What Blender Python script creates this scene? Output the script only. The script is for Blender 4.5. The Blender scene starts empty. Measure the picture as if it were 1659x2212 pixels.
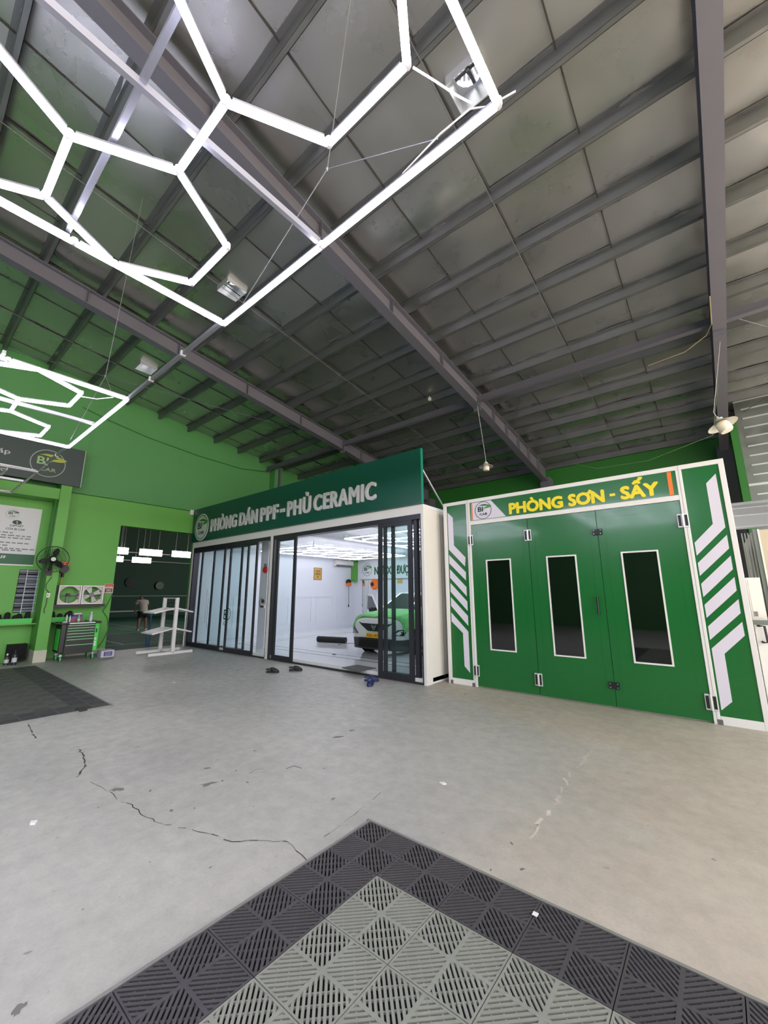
import bpy, bmesh, math, random
from mathutils import Vector, Matrix, Euler

# ------------------------------------------------------------------ camera, light, exposure
SC = bpy.context.scene
COL = SC.collection
FPX, CXP, CYP = 862.2936, 829.5, 1106.0
YAW, PITCH, ROLL = map(math.radians, (-39.25892, 11.606205, -0.179426))
EYE = Vector((0.0, 0.0, 1.6))
_f = Vector((math.sin(YAW)*math.cos(PITCH), math.cos(YAW)*math.cos(PITCH), math.sin(PITCH)))
_r = _f.cross(Vector((0, 0, 1))).normalized()
_u = _r.cross(_f)
RT = _r*math.cos(ROLL) + _u*math.sin(ROLL)
UP = -_r*math.sin(ROLL) + _u*math.cos(ROLL)
cam_data = bpy.data.cameras.new('camera')
cam = bpy.data.objects.new('camera', cam_data)
COL.objects.link(cam)
cam_data.sensor_fit = 'VERTICAL'
cam_data.sensor_height = 36.0
cam_data.lens = FPX/2212.0*36.0
cam_data.clip_start = 0.05
cam_data.clip_end = 400
m3 = Matrix((RT, UP, -_f)).transposed()
cam.matrix_world = Matrix.Translation(EYE) @ m3.to_4x4()
SC.camera = cam

world = bpy.data.worlds.new('sky')
SC.world = world
world.use_nodes = True
wn = world.node_tree
wn.nodes['Background'].inputs['Color'].default_value = (1.0, 0.97, 0.94, 1)
wn.nodes['Background'].inputs['Strength'].default_value = 4.5

sun_d = bpy.data.lights.new('sun', 'SUN')
sun_d.energy = 30.0
sun_d.angle = math.radians(3)
sun_d.color = (1.0, 0.93, 0.84)
sun = bpy.data.objects.new('sun', sun_d)
COL.objects.link(sun)
sun.rotation_euler = (math.radians(-42), math.radians(-6), 0)

SC.view_settings.view_transform = 'Standard'
SC.view_settings.look = 'None'
SC.view_settings.gamma = 1.0
SC.view_settings.use_curve_mapping = False
SC.view_settings.exposure = 0.0
TUBE_STRENGTH = 33.0
SC.cycles.max_bounces = 7
SC.cycles.diffuse_bounces = 3
SC.cycles.glossy_bounces = 4
SC.cycles.transparent_max_bounces = 12
SC.cycles.caustics_reflective = False
SC.cycles.caustics_refractive = False

# ------------------------------------------------------------------ helpers
random.seed(7)
PI = math.pi

def ray(x, y):
    return RT*((x-CXP)/FPX) + UP*((CYP-y)/FPX) + _f

def P(x, y, ax, val):
    """photo pixel -> point on the axis-aligned plane it is known to lie on"""
    d = ray(x, y)
    t = (val-EYE[ax])/d[ax]
    return EYE + d*t

ROOF_Z0, ROOF_S = 8.109, 0.1334
RIDGE_Y = -2.0
def roof_z(y):
    return ROOF_Z0 - ROOF_S*y if y >= RIDGE_Y else ROOF_Z0 - ROOF_S*(2*RIDGE_Y - y)

def s2l(c):
    c = c/255.0
    return c/12.92 if c <= 0.04045 else ((c+0.055)/1.055)**2.4
def rgb(r, g, b):
    return (s2l(r), s2l(g), s2l(b), 1.0)

MATS = {}
def mat(name, col=(200, 200, 200), rough=0.5, metal=0.0, emit=0.0, var=0.0, vscale=6.0, bump=0.0, bscale=40.0,
        coat=0.0, spec=0.5, rvar=0.0):
    if name in MATS:
        return MATS[name]
    m = bpy.data.materials.new(name)
    m.use_nodes = True
    nt = m.node_tree
    b = nt.nodes['Principled BSDF']
    c = rgb(*col)
    b.inputs['Base Color'].default_value = c
    b.inputs['Roughness'].default_value = rough
    b.inputs['Metallic'].default_value = metal
    b.inputs['Specular IOR Level'].default_value = spec
    if coat:
        b.inputs['Coat Weight'].default_value = coat
        b.inputs['Coat Roughness'].default_value = 0.08
    if emit:
        b.inputs['Emission Color'].default_value = c
        b.inputs['Emission Strength'].default_value = emit
    if var or bump or rvar:
        tc = nt.nodes.new('ShaderNodeTexCoord')
    if var or rvar:
        n = nt.nodes.new('ShaderNodeTexNoise')
        n.inputs['Scale'].default_value = vscale
        n.inputs['Detail'].default_value = 5
        nt.links.new(tc.outputs['Object'], n.inputs['Vector'])
        if var:
            mx = nt.nodes.new('ShaderNodeMix'); mx.data_type = 'RGBA'
            mx.inputs['A'].default_value = tuple(max(0, v*(1-var)) for v in c[:3])+(1,)
            mx.inputs['B'].default_value = tuple(min(1, v*(1+var)) for v in c[:3])+(1,)
            nt.links.new(n.outputs['Fac'], mx.inputs['Factor'])
            nt.links.new(mx.outputs['Result'], b.inputs['Base Color'])
        if rvar:
            mr = nt.nodes.new('ShaderNodeMapRange')
            mr.inputs['From Min'].default_value = 0.3; mr.inputs['From Max'].default_value = 0.7
            mr.inputs['To Min'].default_value = max(0.02, rough-rvar); mr.inputs['To Max'].default_value = rough+rvar
            nt.links.new(n.outputs['Fac'], mr.inputs['Value'])
            nt.links.new(mr.outputs['Result'], b.inputs['Roughness'])
    if bump:
        n2 = nt.nodes.new('ShaderNodeTexNoise')
        n2.inputs['Scale'].default_value = bscale
        n2.inputs['Detail'].default_value = 4
        nt.links.new(tc.outputs['Object'], n2.inputs['Vector'])
        bp = nt.nodes.new('ShaderNodeBump')
        bp.inputs['Strength'].default_value = bump
        bp.inputs['Distance'].default_value = 0.02
        nt.links.new(n2.outputs['Fac'], bp.inputs['Height'])
        nt.links.new(bp.outputs['Normal'], b.inputs['Normal'])
    MATS[name] = m
    return m

def glass_mat(name, tint=(205, 235, 235), ior=1.45, tr=1.0):
    if name in MATS:
        return MATS[name]
    m = bpy.data.materials.new(name)
    m.use_nodes = True
    nt = m.node_tree
    for n in list(nt.nodes):
        nt.nodes.remove(n)
    o = nt.nodes.new('ShaderNodeOutputMaterial')
    t = nt.nodes.new('ShaderNodeBsdfTransparent'); t.inputs['Color'].default_value = rgb(*tint)
    g = nt.nodes.new('ShaderNodeBsdfGlossy'); g.inputs['Roughness'].default_value = 0.02
    lw = nt.nodes.new('ShaderNodeLayerWeight'); lw.inputs['Blend'].default_value = 0.5
    pw = nt.nodes.new('ShaderNodeMath'); pw.operation = 'POWER'; nt.links.new(lw.outputs['Facing'], pw.inputs[0]); pw.inputs[1].default_value = 4.0
    fr = nt.nodes.new('ShaderNodeMath'); fr.operation = 'MULTIPLY_ADD'; nt.links.new(pw.outputs[0], fr.inputs[0])
    fr.inputs[1].default_value = 0.40; fr.inputs[2].default_value = 0.015
    mx = nt.nodes.new('ShaderNodeMixShader')
    nt.links.new(fr.outputs[0], mx.inputs[0]); nt.links.new(t.outputs[0], mx.inputs[1]); nt.links.new(g.outputs[0], mx.inputs[2])
    nt.links.new(mx.outputs[0], o.inputs['Surface'])
    MATS[name] = m
    return m

ORG = {}
def root(name, loc=(0, 0, 0), label=None, cat=None, group=None, rot=None, local=False):
    o = bpy.data.objects.new(name, None)
    o.empty_display_size = 0.1
    COL.objects.link(o)
    o.location = loc
    if rot: o.rotation_euler = rot
    ORG[o.name] = Vector((0, 0, 0)) if (local or rot) else Vector(loc)
    tag(o, label, cat, group)
    return o
def tag(o, label=None, cat=None, group=None, kind=None):
    if label: o['label'] = label
    if cat: o['category'] = cat
    if group: o['group'] = group
    if kind: o['kind'] = kind
    return o

class MB:
    def __init__(self):
        self.v = []; self.f = []
    def add(self, vs, fs):
        n = len(self.v)
        self.v += [Vector(p) for p in vs]
        self.f += [tuple(i+n for i in q) for q in fs]
        return self
    def box(self, x0, x1, y0, y1, z0, z1):
        return self.add([(x, y, z) for z in (z0, z1) for y in (y0, y1) for x in (x0, x1)],
                        [(0, 2, 3, 1), (4, 5, 7, 6), (0, 1, 5, 4), (2, 6, 7, 3), (0, 4, 6, 2), (1, 3, 7, 5)])
    def bar(self, p, q, w, h, up=(0, 0, 1)):
        p, q = Vector(p), Vector(q)
        d = (q-p).normalized()
        s = d.cross(Vector(up))
        if s.length < 1e-4: s = d.cross(Vector((0, 1, 0)))
        s.normalize(); u = s.cross(d)
        vs = []
        for b in (p, q):
            for a, c in ((-1, -1), (1, -1), (1, 1), (-1, 1)):
                vs.append(b + s*(a*w/2) + u*(c*h/2))
        return self.add(vs, [(3, 2, 1, 0), (4, 5, 6, 7), (0, 1, 5, 4), (1, 2, 6, 5), (2, 3, 7, 6), (3, 0, 4, 7)])
    def prism(self, pts, ext):
        ext = Vector(ext); n = len(pts)
        pts = [Vector(p) for p in pts]
        nrm = Vector((0, 0, 0))
        for i in range(n):
            nrm += pts[i].cross(pts[(i+1) % n])
        if nrm.dot(ext) < 0: pts.reverse()
        return self.add(pts+[p+ext for p in pts], [tuple(range(n-1, -1, -1)), tuple(range(n, 2*n))] +
                        [(i, (i+1) % n, (i+1) % n+n, i+n) for i in range(n)])
    def tube(self, pts, r, n=6, closed=False):
        pts = [Vector(p) for p in pts]
        rings = []; m = len(pts)
        prev = None
        for i, p in enumerate(pts):
            a = pts[(i-1) % m] if (closed or i > 0) else p
            b = pts[(i+1) % m] if (closed or i < m-1) else p
            d = (b-a).normalized()
            if prev is None:
                ref = Vector((0, 0, 1)) if abs(d.z) < 0.9 else Vector((1, 0, 0))
                s = d.cross(ref).normalized()
            else:
                s = (prev - d*prev.dot(d)).normalized()
            prev = s
            t = d.cross(s)
            rr = r[i] if isinstance(r, (list, tuple)) else r
            rings.append([p + (s*math.cos(2*PI*k/n) + t*math.sin(2*PI*k/n))*rr for k in range(n)])
        vs = [q for ring in rings for q in ring]
        fs = []
        for i in range(m if closed else m-1):
            j = (i+1) % m
            for k in range(n):
                fs.append((i*n+k, i*n+(k+1) % n, j*n+(k+1) % n, j*n+k))
        if not closed:
            fs.append(tuple(range(n-1, -1, -1))); fs.append(tuple((m-1)*n+k for k in range(n)))
        return self.add(vs, fs)
    def cyl(self, p, q, r0, r1=None, n=16):
        r1 = r0 if r1 is None else r1
        return self.tube([p, q], [r0, r1], n)
    def lathe(self, prof, c=(0, 0, 0), axis=(0, 0, 1), n=20):
        """prof: (radius, height along axis)"""
        c = Vector(c); a = Vector(axis).normalized()
        ref = Vector((0, 0, 1)) if abs(a.z) < 0.9 else Vector((1, 0, 0))
        s = a.cross(ref).normalized(); t = a.cross(s)
        vs = []; fs = []; m = len(prof)
        for r, h in prof:
            for k in range(n):
                vs.append(c + a*h + (s*math.cos(2*PI*k/n)+t*math.sin(2*PI*k/n))*max(r, 1e-4))
        for i in range(m-1):
            for k in range(n):
                fs.append((i*n+k, i*n+(k+1) % n, (i+1)*n+(k+1) % n, (i+1)*n+k))
        return self.add(vs, fs)
    def build(self, name, m, parent=None, smooth=False, bevel=0.0, label=None, cat=None, group=None, kind=None, recalc=True, at0=False):
        if parent is not None:
            org = ORG.get(parent.name, Vector((0, 0, 0)))
            loc = Vector((0, 0, 0))
        else:
            xs = [p.x for p in self.v]; ys = [p.y for p in self.v]; zs = [p.z for p in self.v]
            loc = Vector(((min(xs)+max(xs))/2, (min(ys)+max(ys))/2, min(zs)))
            if at0: loc = Vector((0, 0, 0))
            org = loc
        me = bpy.data.meshes.new(name)
        me.from_pydata([tuple(p-org) for p in self.v], [], self.f)
        if recalc:
            bm = bmesh.new(); bm.from_mesh(me)
            bmesh.ops.recalc_face_normals(bm, faces=bm.faces)
            bm.to_mesh(me); bm.free()
        if smooth:
            for pl in me.polygons: pl.use_smooth = True
        o = bpy.data.objects.new(name, me)
        COL.objects.link(o)
        o.location = loc
        if m is not None: me.materials.append(m)
        if parent is not None:
            o.parent = parent
            ORG[o.name] = org
        else:
            ORG[o.name] = loc
        if smooth:
            md = o.modifiers.new('edges', 'EDGE_SPLIT'); md.split_angle = math.radians(38)
        if bevel:
            md = o.modifiers.new('bevel', 'BEVEL'); md.width = bevel; md.segments = 2; md.limit_method = 'ANGLE'
        tag(o, label, cat, group, kind)
        return o

def link_copy(o, parent, loc=None, name=None):
    c = o.copy(); COL.objects.link(c)
    c.parent = parent
    if loc is not None: c.location = loc
    ORG[c.name] = ORG.get(parent.name, Vector((0, 0, 0))) if parent else Vector(c.location)
    return c
def copy_tree(o, parent=None, loc=None, rotz=None):
    c = o.copy(); COL.objects.link(c); c.parent = parent
    if loc is not None: c.location = loc
    if rotz is not None: c.rotation_euler[2] = rotz
    for ch in list(o.children): copy_tree(ch, c)
    return c

# text: glyph outlines of the built-in font, fitted to a box on a plane
def glyph_right(s):
    cu = bpy.data.curves.new('glyphs', 'FONT'); cu.body = s; cu.size = 1.0
    ob = bpy.data.objects.new('glyphs', cu); COL.objects.link(ob)
    dg = bpy.context.evaluated_depsgraph_get(); dg.update()
    me = bpy.data.meshes.new_from_object(ob.evaluated_get(dg))
    r = max([p.co.x for p in me.vertices], default=0.0)
    bpy.data.objects.remove(ob); bpy.data.curves.remove(cu); bpy.data.meshes.remove(me)
    return r
def text_mb(s, o, u, v, n, w=None, h=0.1, bold=0.0, ext=0.004, italic=0.0, align='l', spacing=1.0):
    """o: baseline start, u: reading direction, v: up, n: out of the surface; h cap height; w total width"""
    base = {'Ơ': 'O', 'Ư': 'U', 'Ợ': 'O', 'ơ': 'o', 'Ấ': 'A', 'Ế': 'E'}
    horned = [(i, c) for i, c in enumerate(s) if c in base]
    s = ''.join(base.get(c, c) for c in s)
    if horned: spacing = 1.0
    cu = bpy.data.curves.new('glyphs', 'FONT')
    cu.body = s; cu.size = 1.0; cu.offset = 0.0; cu.extrude = 0.0; cu.resolution_u = 3; cu.space_character = spacing
    cu.shear = italic
    ob = bpy.data.objects.new('glyphs', cu); COL.objects.link(ob)
    dg = bpy.context.evaluated_depsgraph_get(); dg.update()
    me = bpy.data.meshes.new_from_object(ob.evaluated_get(dg))
    vs = [p.co.copy() for p in me.vertices]; fs = [tuple(p.vertices) for p in me.polygons]
    ed = {}
    for p in me.polygons:
        for a, b in p.edge_keys: ed[(a, b)] = ed.get((a, b), 0)+1
    bpy.data.objects.remove(ob); bpy.data.curves.remove(cu); bpy.data.meshes.remove(me)
    if not vs: return MB()
    def extra(poly):
        n0 = len(vs)
        vs.extend(Vector((a, b, 0)) for a, b in poly)
        fs.append(tuple(range(n0, n0+len(poly))))
        for i in range(len(poly)): ed[(n0+i, n0+(i+1) % len(poly))] = 1
    for i, c in horned:
        if c in 'ẤẾ':
            xr = glyph_right(s[:i+1]); xl = glyph_right(s[:i]) if i else 0.0
            xm = (xl+xr)/2+(0.02 if i else 0.0)
            extra([(xm-0.17, 0.80), (xm-0.09, 0.80), (xm, 0.87), (xm+0.0, 0.94), (xm-0.05, 0.94)])
            extra([(xm+0.17, 0.80), (xm+0.05, 0.94), (xm+0.0, 0.94), (xm, 0.87), (xm+0.09, 0.80)])
            extra([(xm+0.08, 0.96), (xm+0.16, 0.96), (xm+0.27, 1.09), (xm+0.15, 1.09)])
            continue
        xr = glyph_right(s[:i+1]); t = 0.72 if c != 'ơ' else 0.53
        extra([(xr-0.10, t-0.06), (xr+0.0, t-0.03), (xr+0.0, t+0.06), (xr+0.08, t+0.06), (xr+0.08, t-0.06), (xr-0.04, t-0.12)])
        if c == 'Ợ':
            xl = glyph_right(s[:i]) if i else 0.0
            xm = (xl+xr)/2+0.02
            extra([(xm+0.06*math.cos(PI*k/4), -0.14+0.06*math.sin(PI*k/4)) for k in range(8)])
    x0 = min(p.x for p in vs); x1 = max(p.x for p in vs)
    CAP = 0.729
    sy = h/CAP
    sx = (w/(x1-x0)) if w else sy
    W = (x1-x0)*sx
    off = {'l': 0, 'c': -W/2, 'r': -W}[align]
    o, u, v, n = Vector(o), Vector(u).normalized(), Vector(v).normalized(), Vector(n).normalized()
    mb = MB()
    # heavier strokes: the outline repeated around a small circle
    sh = [(0, 0)] if not bold else [(math.cos(2*PI*k/8)*bold, math.sin(2*PI*k/8)*bold) for k in range(8)]
    kx = (W-2*bold*sy)/W if bold else 1.0
    step = min(0.001, ext*0.1)
    for i_, (a_, b_) in enumerate(sh):
        pts = [o + u*(((p.x-x0)*sx)*kx+bold*sy+a_*sy+off) + v*((p.y+b_)*sy) for p in vs]
        N = len(pts)
        mb.add([p + n*(ext+step*i_) for p in pts] + pts, list(fs) + [(a, b, b+N, a+N) for (a, b), c in ed.items() if c == 1])
    return mb
def text(name, s, m, parent, o, u, v, n, **k):
    mb = text_mb(s, o, u, v, n, **k)
    if not mb.v: return None
    return mb.build(name, m, parent, recalc=False)

def ring_mb(c, u, v, n, ru, rv, w, ext=0.004, seg=40):
    c, u, v, n = Vector(c), Vector(u), Vector(v), Vector(n)
    mb = MB(); vs = []
    for k in range(seg):
        a = 2*PI*k/seg
        for q, e in ((1, ext), (1-w, ext), (1, 0), (1-w, 0)):
            vs.append(c + u*(ru*q*math.cos(a)) + v*(rv*q*math.sin(a)) + n*e)
    fs = []
    for k in range(seg):
        j = (k+1) % seg
        fs += [(k*4, j*4, j*4+1, k*4+1), (k*4, k*4+2, j*4+2, j*4), (k*4+1, j*4+1, j*4+3, k*4+3)]
    return mb.add(vs, fs)
def disc_mb(c, u, v, n, ru, rv, ext=0.003, seg=40):
    c, u, v, n = Vector(c), Vector(u), Vector(v), Vector(n)
    return MB().prism([c + u*(ru*math.cos(2*PI*k/seg)) + v*(rv*math.sin(2*PI*k/seg)) for k in range(seg)], n*ext)

def logo(parent, c, u, v, n, R, m_text, m_ring, m_disc=None, m_leaf=None, m_leaf2=None):
    """round emblem: BI over CAR with a leaf crossing the ring"""
    c, u, v, n = Vector(c), Vector(u).normalized(), Vector(v).normalized(), Vector(n).normalized()
    z = 0.0
    if m_disc:
        disc_mb(c, u, v, n, R*1.12, R*1.12, 0.012).build('logo_disc', m_disc, parent); z = 0.012
    c2 = c + n*z
    ring_mb(c2, u, v, n, R, R, 0.05, 0.004).build('logo_ring', m_ring, parent)
    text('logo_letters', 'BI', m_text, parent, c2 - u*R*0.62 - v*R*0.12, u, v, n, h=R*0.56, w=R*0.62, bold=0.02, ext=0.005)
    text('logo_letters', 'CAR', m_text, parent, c2 - u*R*0.42 - v*R*0.58, u, v, n, h=R*0.27, w=R*0.92, bold=0.004, ext=0.005)
    # leaf: sweeping stalk and two blade halves
    def q(a, b): return c2 + u*(R*a) + v*(R*b)
    upper = [q(-0.55, 0.52), q(-0.2, 0.66), (q(0.2, 0.68)), q(0.6, 0.56), q(1.05, 0.42), q(0.55, 0.45), q(0.1, 0.5), q(-0.25, 0.55)]
    lower = [q(1.05, 0.42), q(0.85, 0.25), q(0.55, 0.2), q(0.25, 0.2), q(0.08, 0.05), q(0.22, 0.3), q(0.55, 0.42)]
    MB().prism(upper, n*0.007).build('leaf', m_leaf or m_text, parent)
    MB().prism(lower, n*0.008).build('leaf', m_leaf2 or m_leaf or m_text, parent)

X, Y, Z = Vector((1, 0, 0)), Vector((0, 1, 0)), Vector((0, 0, 1))

# ------------------------------------------------------------------ materials
M_green = mat('green wall paint', (80, 144, 82), 0.55, var=0.06, vscale=1.2, bump=0.05, bscale=60)  # same paint as below; the weaker light up here is set into the colour
M_greenlow = mat('lower green paint', (98, 168, 74), 0.55, var=0.06, vscale=1.2, bump=0.05, bscale=60)
M_greenpanel = mat('green sheet', (40, 110, 40), 0.5, var=0.08, vscale=2)
M_booth = mat('booth green enamel', (14, 98, 40), 0.28, coat=0.25, var=0.05, vscale=1.5)
M_white = mat('white enamel', (224, 222, 220), 0.4, var=0.03, vscale=3)
M_cream = mat('cream enamel', (224, 221, 214), 0.45, var=0.03, vscale=3)
M_roomwhite = mat('white wall panel', (222, 226, 234), 0.4)
M_tilefloor = mat('polished white floor tile', (225, 226, 228), 0.06, spec=0.6)
M_sign = mat('deep green sign', (16, 78, 64), 0.35)
M_frame = mat('charcoal aluminium', (58, 58, 66), 0.35, metal=0.4)
M_letter = mat('silver letter', (196, 198, 200), 0.4)
M_steel = mat('grey steel paint', (100, 100, 110), 0.5, metal=0.2, var=0.08, vscale=2)
M_purlin = mat('galvanised purlin', (128, 130, 132), 0.42, metal=0.75, var=0.12, vscale=4, rvar=0.1)
M_galv = mat('galvanised sheet', (128, 133, 130), 0.38, metal=0.8, var=0.08, vscale=3, rvar=0.08)
M_ductskin = mat('bright duct sheet', (210, 214, 220), 0.3, metal=0.6)
M_black = mat('black plastic', (22, 22, 24), 0.45)
M_rubber = mat('black rubber', (26, 26, 27), 0.7)
M_dark = mat('dark void', (10, 10, 11), 0.9)
M_tube = mat('lit led tube', (234, 232, 255), 0.4, emit=TUBE_STRENGTH)
M_tubein = mat('lit led tube of the film room', (246, 246, 255), 0.4, emit=17.0)
M_tubeoff = mat('unlit led tube', (196, 198, 204), 0.35)
M_clear = mat('clear connector', (232, 232, 242), 0.25)
M_alu = mat('aluminium bar', (170, 172, 182), 0.35, metal=0.7)
M_wire = mat('steel wire', (150, 152, 155), 0.4, metal=0.6)
M_cable = mat('white cable', (210, 210, 212), 0.5)
M_glass = glass_mat('door glass', (251, 255, 255))
M_darkglass = mat('dark window glass', (10, 12, 13), 0.03, spec=0.9)
M_yellow = mat('yellow lettering', (232, 214, 20), 0.4)
M_orange = mat('orange', (232, 120, 40), 0.4)
M_lilac = mat('white stripe film', (214, 208, 222), 0.4)
M_leafg = mat('leaf green', (60, 150, 50), 0.45)
M_leafd = mat('dark leaf green', (24, 100, 50), 0.45)
M_tx_dark = mat('dark green print', (14, 50, 40), 0.5)
M_tx_green = mat('green print', (14, 100, 70), 0.5)
M_grey = mat('mid grey', (120, 122, 124), 0.5)

# concrete floor
def concrete():
    m = bpy.data.materials.new('concrete floor'); m.use_nodes = True
    nt = m.node_tree; b = nt.nodes['Principled BSDF']
    L = nt.links.new
    tc = nt.nodes.new('ShaderNodeTexCoord')
    def noise(scale, detail=6, rough=0.6, vec=None):
        n = nt.nodes.new('ShaderNodeTexNoise'); n.inputs['Scale'].default_value = scale
        n.inputs['Detail'].default_value = detail; n.inputs['Roughness'].default_value = rough
        L(vec or tc.outputs['Object'], n.inputs['Vector']); return n
    def ramp(src, p0, c0, p1, c1):
        r = nt.nodes.new('ShaderNodeValToRGB'); L(src, r.inputs['Fac'])
        r.color_ramp.elements[0].position = p0; r.color_ramp.elements[0].color = c0
        r.color_ramp.elements[1].position = p1; r.color_ramp.elements[1].color = c1
        return r
    def mix(f, a, c, mode='MIX'):
        x = nt.nodes.new('ShaderNodeMix'); x.data_type = 'RGBA'; x.blend_type = mode
        if isinstance(f, float): x.inputs['Factor'].default_value = f
        else: L(f, x.inputs['Factor'])
        L(a, x.inputs['A']); L(c, x.inputs['B']); return x
    n1 = noise(0.55, 8); n2 = noise(7, 8, 0.7); n3 = noise(60, 4)
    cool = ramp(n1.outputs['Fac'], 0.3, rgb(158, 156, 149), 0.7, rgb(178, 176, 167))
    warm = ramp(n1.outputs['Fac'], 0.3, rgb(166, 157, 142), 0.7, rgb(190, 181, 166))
    # warmer tone towards +X / booth: mask by position with a ragged edge
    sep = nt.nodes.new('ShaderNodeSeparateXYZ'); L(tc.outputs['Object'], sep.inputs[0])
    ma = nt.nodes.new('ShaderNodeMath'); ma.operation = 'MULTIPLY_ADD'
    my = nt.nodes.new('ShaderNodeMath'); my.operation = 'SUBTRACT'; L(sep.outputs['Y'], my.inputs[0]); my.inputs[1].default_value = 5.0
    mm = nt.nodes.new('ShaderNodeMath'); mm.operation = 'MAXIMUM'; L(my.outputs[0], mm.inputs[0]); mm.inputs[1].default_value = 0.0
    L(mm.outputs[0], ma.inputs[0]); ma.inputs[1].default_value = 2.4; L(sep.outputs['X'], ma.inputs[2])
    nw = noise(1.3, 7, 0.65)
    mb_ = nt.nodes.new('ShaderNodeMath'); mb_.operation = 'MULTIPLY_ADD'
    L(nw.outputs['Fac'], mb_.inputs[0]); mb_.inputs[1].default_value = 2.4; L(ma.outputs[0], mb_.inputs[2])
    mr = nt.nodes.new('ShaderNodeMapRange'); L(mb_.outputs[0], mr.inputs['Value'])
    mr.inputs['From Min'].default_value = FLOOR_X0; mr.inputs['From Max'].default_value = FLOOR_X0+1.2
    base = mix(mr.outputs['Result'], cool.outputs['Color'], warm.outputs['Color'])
    mot = ramp(n2.outputs['Fac'], 0.3, (0.88, 0.88, 0.88, 1), 0.66, (1.05, 1.05, 1.05, 1))
    c2 = mix(1.0, base.outputs['Result'], mot.outputs['Color'], 'MULTIPLY')
    fine = ramp(n3.outputs['Fac'], 0.3, (0.93, 0.93, 0.93, 1), 0.7, (1.03, 1.03, 1.03, 1))
    c3 = mix(1.0, c2.outputs['Result'], fine.outputs['Color'], 'MULTIPLY')
    # small dark spots
    vo = noise(16, 3, 0.5)
    sp = ramp(vo.outputs['Fac'], 0.24, (0.55, 0.55, 0.55, 1), 0.29, (1, 1, 1, 1))
    c4 = mix(1.0, c3.outputs['Result'], sp.outputs['Color'], 'MULTIPLY')
    L(c4.outputs['Result'], b.inputs['Base Color'])
    rr = nt.nodes.new('ShaderNodeMapRange'); L(n2.outputs['Fac'], rr.inputs['Value'])
    rr.inputs['From Min'].default_value = 0.3; rr.inputs['From Max'].default_value = 0.7
    rr.inputs['To Min'].default_value = 0.62; rr.inputs['To Max'].default_value = 0.32
    L(rr.outputs['Result'], b.inputs['Roughness'])
    bp = nt.nodes.new('ShaderNodeBump'); bp.inputs['Strength'].default_value = 0.12; bp.inputs['Distance'].default_value = 0.01
    L(n2.outputs['Fac'], bp.inputs['Height']); L(bp.outputs['Normal'], b.inputs['Normal'])
    return m
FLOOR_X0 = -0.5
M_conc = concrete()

# crinkled reflective roof insulation
def foil():
    m = mat('reflective roof foil', (190, 190, 188), 0.31, metal=0.92, var=0.1, vscale=1.1, rvar=0.1)
    nt = m.node_tree; b = nt.nodes['Principled BSDF']; L = nt.links.new
    tc = nt.nodes.new('ShaderNodeTexCoord')
    n = nt.nodes.new('ShaderNodeTexNoise'); n.inputs['Scale'].default_value = 1.5; n.inputs['Detail'].default_value = 2.5
    L(tc.outputs['Object'], n.inputs['Vector'])
    w = nt.nodes.new('ShaderNodeTexVoronoi'); w.inputs['Scale'].default_value = 45
    L(tc.outputs['Object'], w.inputs['Vector'])
    ad = nt.nodes.new('ShaderNodeMath'); ad.operation = 'MULTIPLY_ADD'
    L(w.outputs['Distance'], ad.inputs[0]); ad.inputs[1].default_value = 0.02; L(n.outputs['Fac'], ad.inputs[2])
    bp = nt.nodes.new('ShaderNodeBump'); bp.inputs['Strength'].default_value = 0.12; bp.inputs['Distance'].default_value = 0.05
    L(ad.outputs[0], bp.inputs['Height']); L(bp.outputs['Normal'], b.inputs['Normal'])
    return m
M_foil = foil()

# ------------------------------------------------------------------ the hall: floor, ground, walls, roof
XL, XR, YB = -13.62, 4.7, 14.55
FRONT = -8.0
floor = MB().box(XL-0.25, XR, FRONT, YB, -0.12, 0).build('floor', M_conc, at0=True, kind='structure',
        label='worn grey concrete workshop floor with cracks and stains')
MB().box(-80, 80, -80, 80, -0.3, -0.125).build('ground', mat('sunlit concrete yard', (196, 186, 172), 0.8, var=0.1, vscale=0.5), kind='structure', label='pale concrete yard outside the hall')

# cracks and stains lying in the concrete
M_crack = mat('crack', (62, 60, 56), 0.9)
M_stain = mat('oil stain', (106, 104, 98), 0.6, var=0.25, vscale=20)
M_chip = mat('pale chipped concrete', (190, 182, 168), 0.8, var=0.15, vscale=20)
def ground(x, y): return P(x, y, 2, 0.0)
def strip_path(pts, w, jitter, m, name, step=0.05, z=0.0015, gap=0.12):
    pts = [ground(*p) for p in pts]
    mb = MB(); rnd = random.Random(len(pts)*13+int(pts[0].x*100))
    path = []
    for a, b in zip(pts[:-1], pts[1:]):
        n = max(1, int((b-a).length/step))
        for i in range(n):
            path.append(a.lerp(b, i/n) + Vector((rnd.uniform(-1, 1)*jitter, rnd.uniform(-1, 1)*jitter, 0)))
    path.append(pts[-1])
    for a, b in zip(path[:-1], path[1:]):
        if rnd.random() < gap: continue
        d = (b-a); s = Vector((-d.y, d.x, 0)).normalized()*(w*0.6*rnd.uniform(0.3, 1.1)/2)
        s2 = s*rnd.uniform(0.6, 1.2)
        mb.add([a+s+Z*z, b+s2+Z*z, b-s2+Z*z, a-s+Z*z], [(3, 2, 1, 0)])
    return mb.build(name, m, floor, recalc=False)
strip_path([(170, 1612), (181, 1640), (182, 1658), (165, 1680)], 0.03, 0.012, M_crack, 'crack')
strip_path([(192, 1690), (240, 1710), (252, 1728), (283, 1740), (310, 1760), (355, 1783), (400, 1788), (430, 1795), (470, 1808), (500, 1817), (560, 1815), (625, 1818), (640, 1838), (662, 1858)], 0.015, 0.012, M_crack, 'crack')
strip_path([(823, 1713), (795, 1735), (765, 1760), (735, 1785), (700, 1808)], 0.008, 0.010, M_crack, 'crack', gap=0.2)
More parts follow.
